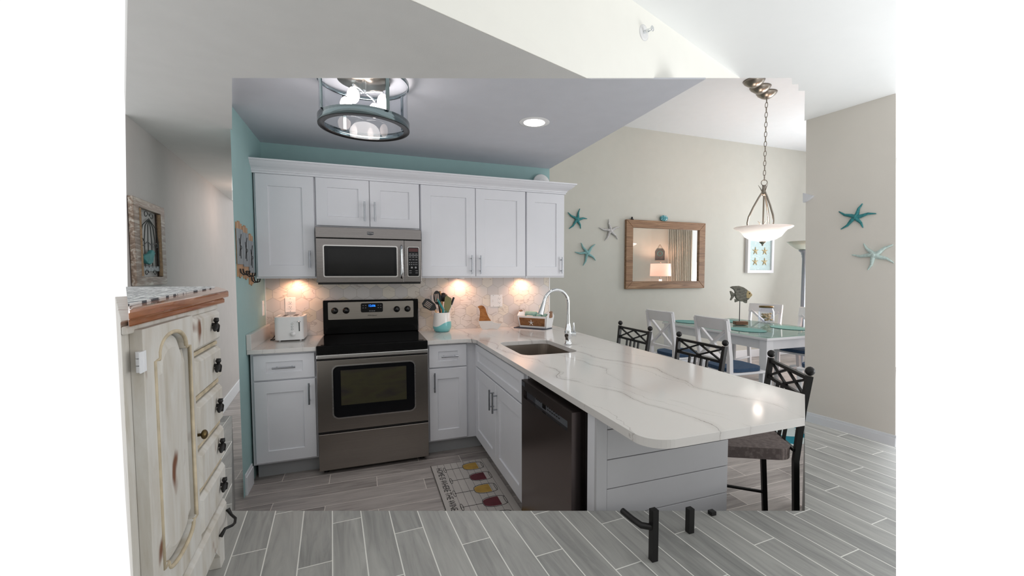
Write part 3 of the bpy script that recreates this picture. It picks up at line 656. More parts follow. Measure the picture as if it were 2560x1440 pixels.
# ------------------------------------------------------------------ microwave
c = thing('microwave', (0.787, -0.2, 1.342), 'stainless over-the-range microwave below the short wall cabinet', 'microwave')
MB().box(0.408, 1.168, -0.375, -0.012, 1.357, 1.772).build('body', 'bmatte', c)
FM = BACK(-0.375)
MB().fbox(FM, 0.407, 1.169, 1.692, 1.772, 0, 0.026).build('vent_fascia', 'steelmw', c, 0.003)
mb = MB().prism(FM, [(0.409, 1.357), (1.036, 1.357), (1.036, 1.686), (0.409, 1.686)], 0, 0.026, holes=[rrect(0.461, 0.982, 1.403, 1.633, 0.010)])
d = mb.build('door', 'steelmw', c, 0.002)
MB().prism(FM, rrect(0.455, 0.988, 1.397, 1.639, 0.014), 0.0255, 0.028, holes=[rrect(0.463, 0.980, 1.405, 1.631, 0.010)]).build('window_bezel', 'steel2', d)
MB().prism(FM, rrect(0.461, 0.982, 1.403, 1.633, 0.01), 0.0, 0.022).build('window_frame', 'screen', d)
MB().fbox(FM, 0.488, 0.959, 1.424, 1.610, 0.022, 0.0235).build('window_glass', 'mwglass', d)
P_ = lambda a, b, c_: FM[0] + X_ * a + Z_ * b - Y_ * c_
MB().tube([P_(1.016, 1.640, 0.026), P_(1.016, 1.634, 0.05), P_(1.016, 1.60, 0.058), P_(1.016, 1.52, 0.062), P_(1.016, 1.43, 0.058), P_(1.016, 1.40, 0.05), P_(1.016, 1.394, 0.026)], [0.011] * 7, 12).build('handle', 'chrome', d)
d = MB().fbox(FM, 1.0385, 1.170, 1.357, 1.686, 0, 0.026).build('control_panel', 'steelmw', c, 0.003)
MB().prism(FM, rrect(1.062, 1.153, 1.400, 1.636, 0.012), 0.026, 0.0275).build('panel_bezel', 'steel2', d)
MB().prism(FM, rrect(1.066, 1.149, 1.404, 1.632, 0.010), 0.027, 0.029).build('keypad', 'screen', d)
MB().fbox(FM, 1.072, 1.143, 1.598, 1.625, 0.029, 0.030).build('display', 'redled', d)
mb = MB()
mb.fbox(FM, 1.072, 1.143, 1.567, 1.571, 0.029, 0.030)
for zz in (1.580, 1.556, 1.534): 
    for q in range(3): mb.fbox(FM, 1.074 + q * 0.024, 1.090 + q * 0.024, zz - 0.002, zz + 0.002, 0.029, 0.030)
for zz in (1.512, 1.496):
    for q in range(5): mb.fbox(FM, 1.074 + q * 0.014, 1.080 + q * 0.014, zz - 0.003, zz + 0.003, 0.029, 0.030)
for q in range(2): mb.lathe([(0.0, 0.030), (0.008, 0.030), (0.008, 0.029)], FM[0] + X_ * (1.094 + q * 0.03) + Z_ * 1.472, 14, (X_, Z_, -Y_))
for zz in (1.446, 1.430):
    for q in (0, 2): mb.fbox(FM, 1.074 + q * 0.024, 1.092 + q * 0.024, zz - 0.0015, zz + 0.0015, 0.029, 0.030)
mb.build('key_legends', 'keys', d)
MB().prism(FM, [(0.766, 1.744), (0.812, 1.744), (0.812, 1.724), (0.789, 1.718), (0.766, 1.724)], 0.026, 0.0275).build('badge', 'dgrey', c)
text_mb('MAYTAG', at(FM, 0.789, 1.734, 0.0278), 0.0105).build('badge_lettering', 'steel2', c)
MB().box(0.415, 1.165, -0.365, -0.03, 1.342, 1.357).build('underside_grille', 'bmatte', c)

# ------------------------------------------------------------------ things on the worktop and walls of the kitchen
def frame(o, u, v): u = Vector(u).normalized(); v = Vector(v).normalized(); return (Vector(o), u, v, u.cross(v).normalized())
# toaster
tx0, tx1, ty0, ty1 = 0.105, 0.300, -0.285, -0.085
tz = 0.925
c = thing('toaster', (0.20, -0.19, 0.915), 'white two-slice toaster on the short countertop beside the teal wall', 'toaster')
mb = MB(); prof = rrect(tx0, tx1, ty0 - 0.02, ty1 + 0.05, 0.035, 6)
mb.prism(UP, prof, tz, 1.098); mb.build('body', 'wplastic', c, 0.006)
mb = MB(); mb.prism(UP, rrect(0.125, 0.282, -0.27, -0.07, 0.02), 1.098, 1.100, holes=[rrect(0.150, 0.180, -0.25, -0.09, 0.004, 1), rrect(0.222, 0.252, -0.25, -0.09, 0.004, 1)]); mb.build('top_plate', 'chrome', c)
mb = MB().box(0.150, 0.180, -0.25, -0.09, 1.0975, 1.0985).box(0.222, 0.252, -0.25, -0.09, 1.0975, 1.0985); mb.build('slots', 'bmatte', c)
FT = BACK(-0.305)
MB().fbox(FT, 0.270, 0.276, 0.990, 1.062, -0.001, 0.0015).build('lever_track', 'bmatte', c)
MB().tube([(0.273, -0.304, 1.062), (0.273, -0.325, 1.062)], 0.004, 8).ball((0.273, -0.33, 1.063), 0.008, (1.8, 1, 0.6)).build('lever', 'chrome', c)
for k, zz in enumerate((1.047, 1.026, 1.006)):
    b = MB().lathe([(0.0075, 0), (0.0075, 0.003), (0.0, 0.004)], (0.226, -0.305, zz), 16, (X_, Z_, -Y_)).build('button', 'chrome', c)
    MB().lathe([(0.0055, 0.0035), (0.0055, 0.0052), (0.0, 0.0055)], (0.226, -0.305, zz), 16, (X_, Z_, -Y_)).build('button_face', 'wplastic', b)
MB().lathe([(0.016, 0), (0.015, 0.014), (0.0, 0.016)], (0.230, -0.305, 0.970), 22, (X_, Z_, -Y_)).build('browning_dial', 'wplastic', c)
for fx_, fy_ in ((0.135, -0.27), (0.275, -0.27), (0.135, -0.09), (0.275, -0.09)): MB().cyl((fx_, fy_, 0.915), (fx_, fy_, 0.926), 0.007, 10).build('foot', 'wplastic', c)
MB().tube([(0.107, -0.12, 0.965), (0.085, -0.12, 0.95), (0.072, -0.15, 0.925), (0.062, -0.19, 0.9185), (0.075, -0.2, 0.9185), (0.09, -0.15, 0.9185)], 0.0035, 8).build('power_cord', 'bmatte', c)

def plate(name, x0, x1, z0, z1, label, kind):
    y = -0.0085; fr = BACK(y)
    c = thing(name, ((x0 + x1) / 2, y, z0), label, 'outlet')
    MB().fbox(fr, x0, x1, z0, z1, 0, 0.005).build('cover_plate', 'wplastic', c, 0.002)
    for k, typ in enumerate(kind):
        cx = x0 + (x1 - x0) * (k + 0.5) / len(kind); cz = (z0 + z1) / 2
        if typ == 'o':
            for s in (-1, 1):
                r = MB().prism(fr, rrect(cx - 0.0165, cx + 0.0165, cz + s * 0.019 - 0.014, cz + s * 0.019 + 0.014, 0.008), 0.005, 0.007).build('receptacle', 'wplastic', c)
                mb = MB(); mb.fbox(fr, cx - 0.008, cx - 0.006, cz + s * 0.019 - 0.002, cz + s * 0.019 + 0.008, 0.007, 0.0075); mb.fbox(fr, cx + 0.006, cx + 0.008, cz + s * 0.019 - 0.002, cz + s * 0.019 + 0.007, 0.007, 0.0075); mb.fbox(fr, cx - 0.002, cx + 0.002, cz + s * 0.019 - 0.009, cz + s * 0.019 - 0.005, 0.007, 0.0075)
                mb.build('socket_slots', 'bmatte', r)
        else:
            MB().fbox(fr, cx - 0.004, cx + 0.004, cz - 0.012, cz + 0.012, 0.005, 0.012).build('toggle', 'wplastic', c)
        MB().cyl((cx, y - 0.005, cz + 0.05), (cx, y - 0.0065, cz + 0.05), 0.003, 8).build('screw', 'keys', c); MB().cyl((cx, y - 0.005, cz - 0.05), (cx, y - 0.0065, cz - 0.05), 0.003, 8).build('screw', 'keys', c)
plate('power_outlet', 0.138, 0.214, 1.112, 1.232, 'white double socket plate on the hexagon tile above the toaster', 'o')
plate('power_outlet', 1.845, 1.965, 1.110, 1.226, 'wide white switch and socket plate on the hexagon tile above the wooden bird', 'so')
plate('power_outlet', 1.300, 1.375, 1.112, 1.230, 'white socket plate half hidden behind the utensils in the crock', 'o')
c = thing('light_switch', (0.0, -0.107, 1.10), 'white switch plate seen edge on, on the teal wall above the side splash', 'switch')
SL = (Vector((0, 0, 0)), -Y_, Z_, X_)
MB().fbox(SL, 0.072, 0.142, 1.098, 1.215, 0, 0.005).build('cover_plate', 'wplastic', c, 0.002)
MB().fbox(SL, 0.092, 0.122, 1.125, 1.190, 0.005, 0.008).build('rocker', 'wplastic', c, 0.001)

# utensil crock with its utensils
cx, cy = 1.372, -0.135
c = thing('utensil_crock', (cx, cy, 0.915), 'white utensil crock with an aqua dipped lower half', 'crock')
MB().lathe([(0.0, 0.004), (0.052, 0.0), (0.066, 0.006), (0.079, 0.035), (0.081, 0.06), (0.076, 0.11), (0.071, 0.155), (0.069, 0.170), (0.066, 0.170), (0.066, 0.155), (0.07, 0.11), (0.074, 0.05), (0.05, 0.012), (0.0, 0.010)], (cx, cy, 0.915), 40).build('body', 'crock', c)
def ut(name, label, cat, build): 
    c_ = thing(name, (cx, cy, 0.93), label, cat, None); build(c_)
def head_fr(x, y, z, tilt, yaw=0):  # frame facing the room, leaning by tilt in x
    u = Vector((math.cos(tilt), 0, -math.sin(tilt))); v = Vector((math.sin(tilt), 0, math.cos(tilt))); return (Vector((x, y, z)), u, v, u.cross(v) * 1)
def f1(c_):
    MB().tube([(cx - 0.03, cy - 0.02, 0.93), (cx - 0.055, cy - 0.03, 1.09), (cx - 0.085, cy - 0.03, 1.16)], [0.006, 0.006, 0.005], 8).build('handle', 'bamboo', c_)
def f1h(c_):
    f1(c_)
    fr = head_fr(cx - 0.060, cy - 0.035, 1.115, -0.95)
    out = [(-0.012, 0), (0.012, 0), (0.035, 0.03), (0.042, 0.10), (0.025, 0.125), (-0.025, 0.125), (-0.042, 0.10), (-0.035, 0.03)]
    MB().prism(fr, out, -0.002, 0.002, [[(-0.026 + k * 0.013, 0.045), (-0.02 + k * 0.013, 0.045), (-0.02 + k * 0.013, 0.105), (-0.026 + k * 0.013, 0.105)] for k in range(4)]).build('slotted_head', 'bmatte', c_)
ut('slotted_turner', 'black slotted turner leaning furthest left in the crock', 'utensil', f1h)
def f2(c_):
    MB().tube([(cx - 0.01, cy, 0.93), (cx - 0.022, cy - 0.02, 1.10), (cx - 0.035, cy - 0.02, 1.16)], [0.007, 0.007, 0.005], 8).build('handle', 'bmatte', c_)
    fr = head_fr(cx - 0.034, cy - 0.02, 1.150, -0.12)
    out = [(0.034 * math.cos(a) * (1), 0.065 + 0.062 * math.sin(a)) for a in [2 * PI * k / 20 for k in range(20)]]
    MB().prism(fr, out, -0.003, 0.003, [[(-0.020 + k * 0.013, 0.03), (-0.014 + k * 0.013, 0.03), (-0.014 + k * 0.013, 0.10), (-0.020 + k * 0.013, 0.10)] for k in range(3)]).build('slotted_bowl', 'bmatte', c_)
ut('slotted_spoon', 'black slotted serving spoon, the tallest utensil at the left of the crock', 'utensil', f2)
ut('wooden_spoon', 'pale wooden handle standing upright beside the slotted spoon', 'utensil', lambda c_: (MB().tube([(cx - 0.005, cy + 0.02, 0.93), (cx - 0.012, cy + 0.02, 1.27)], [0.008, 0.009], 10).build('handle', 'bamboo', c_)))
def f3(c_):
    MB().tube([(cx - 0.012, cy + 0.03, 0.93), (cx + 0.01, cy + 0.03, 1.19)], [0.007, 0.007], 8).build('handle', 'bamboo', c_)
    MB().ball((cx + 0.018, cy + 0.03, 1.215), 0.040, (1, 0.5, 1)).build('bowl', 'bmatte', c_)
ut('ladle', 'black rounded ladle behind the green spatula in the crock', 'utensil', f3)
def f4(c_):
    MB().tube([(cx + 0.0, cy - 0.04, 0.93), (cx + 0.004, cy - 0.045, 1.11), (cx - 0.03, cy - 0.045, 1.175), (cx - 0.046, cy - 0.045, 1.205)], [0.011, 0.012, 0.010, 0.005], 10).build('handle', 'tealp', c_)
ut('peeler', 'teal handled tool leaning left at the front of the crock', 'utensil', f4)
def f5(c_):
    MB().tube([(cx + 0.02, cy - 0.02, 0.93), (cx + 0.03, cy - 0.03, 1.10)], [0.007, 0.007], 8).build('handle', 'tealp', c_)
    fr = head_fr(cx + 0.036, cy - 0.032, 1.085, 0.08)
    MB().prism(fr, [(-0.012, 0), (0.012, 0), (0.034, 0.05), (0.034, 0.125), (-0.012, 0.15), (-0.026, 0.13), (-0.028, 0.05)], -0.003, 0.003).build('blade', 'olive', c_, 0.002)
ut('spatula', 'olive green silicone spatula in the middle of the crock', 'utensil', f5)
def f6(c_):
    MB().tube([(cx + 0.04, cy, 0.93), (cx + 0.062, cy - 0.01, 1.10), (cx + 0.102, cy - 0.01, 1.20)], [0.006, 0.008, 0.010], 8).build('handle', 'wplastic', c_)
    MB().tube([(cx + 0.078, cy - 0.018, 1.15), (cx + 0.103, cy - 0.018, 1.215)], [0.010, 0.009], 8).build('grip_inlay', 'bmatte', c_)
ut('kitchen_brush', 'white and black tongs leaning furthest right in the crock', 'utensil', f6)

# wooden bird, half marble
fb = hz(1232, 822, 0.915); FBd = (Vector((1.70, -0.105, 0.915)), Vector((0.965, -0.26, 0)).normalized(), Z_, Vector((-0.26, -0.965, 0)).normalized())
c = thing('bird_board', (1.80, -0.12, 0.915), 'bird shaped board, wood above and white marble below, against the hexagon tile', 'cutting board')
top = [(0.012, 0.078), (0.018, 0.115), (0.022, 0.16), (0.018, 0.178), (0.012, 0.196), (0.0, 0.206), (0.018, 0.216), (0.038, 0.220), (0.058, 0.212), (0.072, 0.190), (0.082, 0.155), (0.098, 0.115), (0.122, 0.078)]
bot = [(0.012, 0.078), (0.122, 0.078), (0.150, 0.062), (0.175, 0.055), (0.215, 0.052), (0.198, 0.018), (0.180, 0.0), (0.155, 0.003), (0.13, 0.007), (0.10, 0.004), (0.085, 0.0), (0.045, 0.0), (0.03, 0.014), (0.014, 0.05)]
MB().prism(FBd, top, 0, 0.016).build('wooden_half', 'birdwood', c, 0.002)
MB().prism(FBd, bot, 0, 0.016).build('marble_half', 'quartz', c, 0.002)

# basket with towels on a navy mat
bo = Vector((2.105, -0.105, 0.921)); bu = Vector((0.633, -0.774, 0)).normalized(); bv = Vector((0.774, 0.633, 0)).normalized()
c = tag(MB().prism((Vector((2.20, -0.16, 0.915)), bu, bv, Z_), rrect(-0.135, 0.20, -0.10, 0.055, 0.01), 0, 0.005).build('drying_mat', 'matnavy'), 'thin navy mat under the white towel crate', 'mat')
BW, BD, BH, fl = 0.285, 0.115, 0.108, 0.016
bfr = (bo, bu, bv, Z_)
c = thing('towel_crate', tuple(bo), 'white wooden crate with a brown inset and a starfish, holding rolled towels', 'crate')
Pb = lambda a, b, h: bo + bu * a + bv * b + Z_ * h
def taper_wall(q): # q: four outer base pts to top pts
    return q
mb = MB()
def sheet(p0, p1, p2, p3, t_):
    n__ = (p1 - p0).cross(p3 - p0).normalized() * t_
    mb.add([p0, p1, p2, p3, p0 + n__, p1 + n__, p2 + n__, p3 + n__], [(0, 3, 2, 1), (4, 5, 6, 7), (0, 1, 5, 4), (1, 2, 6, 5), (2, 3, 7, 6), (3, 0, 4, 7)])
sheet(Pb(0, 0, 0), Pb(0, BD, 0), Pb(BW, BD, 0), Pb(BW, 0, 0), -0.006)
sheet(Pb(0, 0, 0), Pb(BW, 0, 0), Pb(BW + fl, -fl, BH), Pb(-fl, -fl, BH), -0.007)
sheet(Pb(0, BD, 0), Pb(BW, BD, 0), Pb(BW + fl, BD + fl, BH), Pb(-fl, BD + fl, BH), 0.007)
for s, x0 in ((-1, 0), (1, BW)):
    d_ = fl * s
    pts = [Pb(x0, 0, 0), Pb(x0, BD, 0), Pb(x0 + d_, BD + fl, BH), Pb(x0 + d_ * 1.35, BD * 0.78, BH + 0.035), Pb(x0 + d_ * 1.35, BD * 0.22, BH + 0.035), Pb(x0 + d_, -fl, BH)]
    nn = bu * (-0.007 * s); mb.add(pts + [p + nn for p in pts], [tuple(range(6)), tuple(range(11, 5, -1))] + [(i, (i + 1) % 6, (i + 1) % 6 + 6, i + 6) for i in range(6)])
mb.build('crate_body', 'wplastic', c)
tilt = math.atan2(fl, BH); fv = (Z_ * math.cos(tilt) - bv * math.sin(tilt)); fn = bu.cross(fv); 
if fn.dot(bv) > 0: fn = -fn
FFr = (bo, bu, fv, fn)
MB().prism(FFr, [(0.012, 0.018), (BW - 0.014, 0.018), (BW - 0.006, 0.092), (0.004, 0.092)], 0.0, 0.002).build('wood_inset', 'basketwood', c)
def star_pts(r, ri, a0=PI / 2, lens=(1, 1, 1, 1, 1), angs=None):
    out = []
    for k in range(5):
        a = (angs[k] if angs else a0 + 2 * PI * k / 5); w_ = 0.16
        L = r * lens[k]; da = 2 * PI / 10
        for (rr_, off) in ((ri * 1.05, -da * 0.55), (L * 0.6, -w_ * 0.75), (L, -w_ * 0.22), (L, w_ * 0.22), (L * 0.6, w_ * 0.75), (ri * 1.05, da * 0.55)): out.append((rr_ * math.cos(a + off), rr_ * math.sin(a + off)))
    return out
MB().prism(at(FFr, BW * 0.47, 0.048), star_pts(0.028, 0.007), 0.002, 0.008).build('starfish_ornament', 'wplastic', c, 0.002)
for s, x0 in ((-1, -0.024), (1, BW + 0.014)):
    MB().prism((bo + bu * x0, bv, Z_, bu), rrect(BD * 0.28, BD * 0.72, 0.095, 0.155, 0.012), 0, 0.010).build('wooden_handle', 'basketwood', c, 0.003)
def towel(a, b, h, r, L, mat, label):
    tag(MB().tube([Pb(a, b, h), Pb(a + 0.004, b, h), Pb(a + L - 0.004, b, h), Pb(a + L, b, h)], [r * 0.8, r, r, r * 0.8], 16).build('rolled_towel', mat), label, 'towel', None)
towel(0.045, 0.045, 0.118, 0.030, 0.115, 'sage', 'sage green towel rolled on top at the left of the crate')
towel(0.172, 0.035, 0.104, 0.026, 0.045, 'sage', 'small sage green roll in the middle of the crate, behind the faucet head')
towel(0.228, 0.05, 0.104, 0.027, 0.040, 'sage', 'sage green roll at the right end of the crate')
towel(0.075, 0.006, 0.102, 0.010, 0.065, 'white_cloth', 'white cloth roll at the front of the crate')
towel(0.09, 0.096, 0.126, 0.020, 0.08, 'white_cloth', 'white cloth roll at the back of the crate')

# round device on the crown moulding
rc = Vector((2.352, -0.045, 2.30)); fr = (rc, X_, Vector((0, 0.15, 1)).normalized(), Vector((0, -1, 0.15)).normalized())
c = thing('wireless_router', tuple(rc - Z_ * 0.045), 'round white wireless disc leaning on the teal wall above the cabinets', 'router')
MB().lathe([(0.0, 0.014), (0.075, 0.012), (0.082, 0.006), (0.084, -0.004), (0.078, -0.014), (0.0, -0.016)], rc, 40, fr[1:]).build('shell', 'wplastic', c)
MB().lathe([(0.028, 0.0135), (0.029, 0.0155), (0.031, 0.0155), (0.032, 0.0130)], rc, 30, fr[1:]).build('centre_ring', 'trim', c)

# three key racks on the teal wall
SL = (Vector((0, 0, 0)), -Y_, Z_, X_)
def rack(y, z, label):
    c = thing('hook_rack', (0, y, z - 0.36), label, 'hook rack', 'hook racks on the teal wall')
    w_ = 0.130
    for k in range(3):
        a0 = -y - w_ / 2 + k * w_ / 3; dz = (0.012, 0.0, 0.01)[k]
        mb = MB().prism(SL, [(a0, z - 0.345 + dz), (a0 + w_ / 6, z - 0.36 + dz), (a0 + w_ / 3 - 0.002, z - 0.35), (a0 + w_ / 3 - 0.002, z - dz), (a0, z - dz)], 0, 0.007)
        mb.build('slat', 'hookwood', c)
    p = MB().fbox(SL, -y - w_ / 2 - 0.006, -y + w_ / 2 + 0.006, z - 0.272, z - 0.050, 0.007, 0.011).build('grey_board', 'greyboard', c)
    mb = MB(); P = lambda a, b: Vector((0.012, y - a, z + b))
    mb.tube([P(-0.02, -0.08), P(-0.005, -0.11), P(0.01, -0.15), P(0.0, -0.19)], 0.0022, 6); mb.tube([P(0.03, -0.11), P(0.012, -0.16), P(0.03, -0.22)], 0.002, 6)
    mb.tube([P(-0.005 + 0.018 * math.cos(q), -0.165 + 0.012 * math.sin(q)) for q in [PI * k / 5 for k in range(10)]], 0.0018, 6, True); mb.tube([P(0, -0.19), P(0.004, -0.215), P(0, -0.235)], 0.0022, 6)
    mb.build('sprig_motif', 'ink', p)
    for s in (-1, 1):
        yy = y + s * 0.034
        MB().tube([(0.013, yy, z - 0.300), (0.016, yy, z - 0.325), (0.03, yy, z - 0.338), (0.046, yy, z - 0.332), (0.05, yy, z - 0.312)], 0.0042, 8).build('hook', 'iron', c)
rack(-0.745, 1.755, 'wooden hook rack at the left edge of the teal wall, highest of three')
rack(-0.60, 1.742, 'wooden hook rack between its two neighbours on the teal wall')
rack(-0.455, 1.700, 'wooden hook rack nearest the wall cabinet, lowest of three')

# floor mat with wine glasses
mo = hz(1079, 1178, 0); mo = Vector((1.167, -0.80, 0.0)); MF = (mo, -Y_, X_, Z_)     # a runs towards the camera, b towards the peninsula
c = thing('kitchen_mat', tuple(mo), 'mat printed with wine glasses and lettering, in front of the sink cabinet', 'mat')
MB().fbox(MF, 0, 1.10, 0, 0.43, 0.001, 0.009).build('mat_body', 'matbase', c, 0.003)
mb = MB()
for k in range(1, 9): mb.fbox(MF, 0.004, 1.096, k * 0.0475 - 0.0008, k * 0.0475 + 0.0008, 0.009, 0.0094)
mb.fbox(MF, 0, 1.10, 0.0, 0.004, 0.009, 0.0098)
mb.build('plank_lines', 'ink', c)
tx = text_mb('HOME IS WHERE THE WINE IS', (mo + Vector((0.050, -0.055, 0.0093)), Vector((0, -0.82, 0)), Vector((1, 0, 0)), Z_), 0.060, 0.0003, align='LEFT'); tx.build('lettering', 'ink', c)
for k in range(6):
    a = 0.105 + 0.180 * k; b0 = 0.088 + (0.0 if k % 2 == 0 else 0.012)
    def P2(b, a_): return mo + X_ * b - Y_ * a_ + Z_ * 0.0096
    mb = MB(); ov = lambda cb, rb, ra: [P2(cb + rb * math.cos(q), a + ra * math.sin(q)) for q in [2 * PI * j / 20 for j in range(20)]]
    mb.tube(ov(b0, 0.008, 0.040), 0.0016, 5, True); mb.tube([P2(b0, a), P2(b0 + 0.13, a)], 0.0016, 5)
    bowl = [(b0 + 0.13 + 0.16 * (1 - math.cos(q)) / 2 * 1.0, 0.062 * math.sin(q) ** 0.6) for q in [PI * j / 12 * 0.80 for j in range(13)]]
    mb.tube([P2(x_, a + y_) for x_, y_ in bowl] , 0.0016, 5); mb.tube([P2(x_, a - y_) for x_, y_ in bowl], 0.0016, 5)
    ex, ey = bowl[-1]; mb.tube([P2(ex + 0.006 * math.cos(q), a + ey * math.sin(q)) for q in [2 * PI * j / 16 for j in range(16)]], 0.0016, 5, True)
    g = mb.build('glass_outline', 'ink', c)
    half = [p for p in bowl if p[0] < b0 + 0.235]
    pl = [(x_ + 0.003, y_ * 0.86) for x_, y_ in half]; pl = pl + [(x_, -y_) for x_, y_ in reversed(pl[1:])]
    MB().prism((mo + Z_ * 0.009 - Y_ * a, X_, Y_, Z_), pl, 0.0001, 0.0008).build('wine_fill', 'winewhite' if k % 2 == 0 else 'winered', g)

# lights in the kitchen
dc = Vector((0.759, -1.504, 2.215))
c = thing('drum_ceiling_light', (dc.x, dc.y, 2.205), 'round drum ceiling light with a dark ring, clear glass and lit bulbs', 'ceiling light')
def band(R, z0, z1, t_): return MB().lathe([(R, z0), (R, z1), (R - t_, z1), (R - t_, z0), (R, z0)], (dc.x, dc.y, 0), 64)
band(0.226, 2.186, 2.226, 0.004).build('lower_ring', 'gunmetal', c)
band(0.2255, 2.183, 2.186, 0.030).build('ring_underside', 'darkring', c)
band(0.226, 2.412, 2.432, 0.004).build('upper_ring', 'gunmetal', c)
for k in range(4):
    a = math.radians(28 + 90 * k); p = Vector((dc.x + 0.224 * math.cos(a), dc.y + 0.224 * math.sin(a), 0)); ta = Vector((-math.sin(a), math.cos(a), 0)); ra = Vector((math.cos(a), math.sin(a), 0))
    MB().fbox((p, ta, Z_, ra), -0.009, 0.009, 2.23, 2.415, -0.003, 0.003).build('upright', 'gunmetal', c)
MB().lathe([(0.217, 2.190), (0.217, 2.420)], (dc.x, dc.y, 0), 64).build('glass_drum', 'glass', c)
MB().lathe([(0.0, 2.449), (0.13, 2.449), (0.13, 2.425), (0.0, 2.420)], (dc.x, dc.y, 0), 40).build('ceiling_plate', 'nickel', c)
MB().cyl((dc.x, dc.y, 2.43), (dc.x, dc.y, 2.36), 0.012, 12).build('stem', 'chrome', c)
for k in range(4):
    a = math.radians(60 + 90 * k); q = Vector((dc.x + 0.105 * math.cos(a), dc.y + 0.105 * math.sin(a), 2.345))
    s_ = MB().tube([(dc.x, dc.y, 2.37), (dc.x + 0.06 * math.cos(a), dc.y + 0.06 * math.sin(a), 2.372), tuple(q + Z_ * 0.02)], 0.006, 8).build('bulb_arm', 'chrome', c)
    MB().ball(q - Z_ * 0.03, 0.030, (1, 1, 1.35)).build('bulb', 'bulb', s_)
c = thing('recessed_downlight', (1.839, -1.177, 2.44), 'small round recessed downlight set in the grey kitchen ceiling', 'ceiling light')
MB().lathe([(0.072, 2.447), (0.100, 2.449), (0.104, 2.4495), (0.104, 2.452)], (1.839, -1.177, 0), 40).build('trim_ring', 'wplastic', c)
MB().lathe([(0.0, 2.4455), (0.072, 2.4465)], (1.839, -1.177, 0), 32).build('lens', 'recess', c)
for x_, lab in ((0.23, 'small warm puck light under the wall cabinet above the toaster'), (1.55, 'small warm puck light under the wall cabinet right of the microwave'), (2.16, 'small warm puck light under the rightmost wall cabinets')):
    c = thing('puck_light', (x_, -0.10, 1.376), lab, 'cabinet light')
    MB().lathe([(0.032, 1.388), (0.032, 1.378), (0.026, 1.376)], (x_, -0.10, 0), 24).build('rim', 'wplastic', c)
    MB().lathe([(0.0, 1.377), (0.026, 1.377)], (x_, -0.10, 0), 24).build('lens', 'puck', c)
    lamp('SPOT', 'puck_glow', (x_, -0.10, 1.370), 3.6, (1, 0.53, 0.34), 0.02, (math.radians(22), 0, 0), spot=math.radians(150))
lamp('SPOT', 'downlight_glow', (1.839, -1.177, 2.43), 14, (1, 0.95, 0.92), 0.06, (0, 0, 0), spot=math.radians(120))
lamp('POINT', 'drum_glow', (dc.x, dc.y, 2.28), 4, (1, 0.94, 0.92), 0.08)

# ------------------------------------------------------------------ dining side
WY = 1.6; FW = BACK(WY)
def starfish(cpt, fr, lens, angs, mat, label, group=None, th=0.012):
    """five tapering rounded arms from the centre, lying on the wall plane of fr"""
    o, u, v, n = fr; mb = MB()
    for L, a in zip(lens, angs):
        a = math.radians(a); d = u * math.cos(a) + v * math.sin(a); m = u * math.cos(a + 0.12) + v * math.sin(a + 0.12)
        k = max(lens); pts = [cpt + n * th * 0.9, cpt + d * L * 0.25 + n * th * 0.9, cpt + m * L * 0.62 + n * th * 0.75, cpt + d * L + n * th * 0.5]
        mb.tube(pts, [k * 0.13, k * 0.10, k * 0.065, k * 0.025], 10)
    mb.ball(cpt + n * th * 0.9, max(lens) * 0.15)
    return tag(mb.build('starfish', mat), label, 'starfish', group)
def stw(px, py, tips, mat, label, group):
    cpt = hy(px, py, WY - 0.002); tp = [hy(a, b, WY - 0.002) for a, b in tips]
    starfish(cpt, FW, [(t_ - cpt).length for t_ in tp], [math.degrees(math.atan2((t_ - cpt).z, (t_ - cpt).x)) for t_ in tp], mat, label, group, 0.02)
G = 'starfish on the dining wall'
stw(1442, 549, [(1449, 522), (1467, 547), (1451, 572), (1422, 572), (1419, 531)], 'starteal', 'dark teal starfish on the beige wall nearest the wall cabinets', G)
stw(1525, 577, [(1521, 548), (1548, 568), (1543, 598), (1511, 602), (1497, 569)], 'starwhite', 'silvery white starfish beside the wooden mirror', G)
stw(1467, 633, [(1452, 607), (1487, 611), (1488, 651), (1457, 664), (1437, 630)], 'staraqua', 'light aqua starfish, the lowest of three left of the mirror', G)
# mirror
mx0, mx1, mz0, mz1 = 4.35, 5.81, 1.195, 2.222
c = thing('wall_mirror', (5.08, WY, mz0), 'rectangular mirror in a brown wood frame on the beige dining wall', 'mirror')
fr = at(FW, 0, 0, 0)
wf = 0.115
MB().prism(fr, [(mx0, mz0), (mx1, mz0), (mx1 - wf, mz0 + wf), (mx0 + wf, mz0 + wf)], 0.0, 0.05).build('frame_rail', 'mirrorwood', c, 0.006)
MB().prism(fr, [(mx0, mz1), (mx1, mz1), (mx1 - wf, mz1 - wf), (mx0 + wf, mz1 - wf)], 0.0, 0.05).build('frame_rail', 'mirrorwood', c, 0.006)
MB().prism(fr, [(mx0, mz0), (mx0 + wf, mz0 + wf), (mx0 + wf, mz1 - wf), (mx0, mz1)], 0.0, 0.05).build('frame_rail', 'mirrorwood', c, 0.006)
MB().prism(fr, [(mx1, mz0), (mx1 - wf, mz0 + wf), (mx1 - wf, mz1 - wf), (mx1, mz1)], 0.0, 0.05).build('frame_rail', 'mirrorwood', c, 0.006)
MB().fbox(fr, mx0 + wf - 0.01, mx1 - wf + 0.01, mz0 + wf - 0.01, mz1 - wf + 0.01, 0.004, 0.022).build('mirror_glass', 'mirror', c)
sp_ = hy(1660, 545, WY - 0.03)
tag(MB().ball((sp_.x, WY - 0.03, mz1 + 0.045), 0.065, (1.15, 0.3, 0.72)).build('glass_shell', 'mosaic'), 'small aqua mosaic shell standing on top of the mirror frame', 'ornament')
sp_ = hy(1580, 545, WY - 0.03)
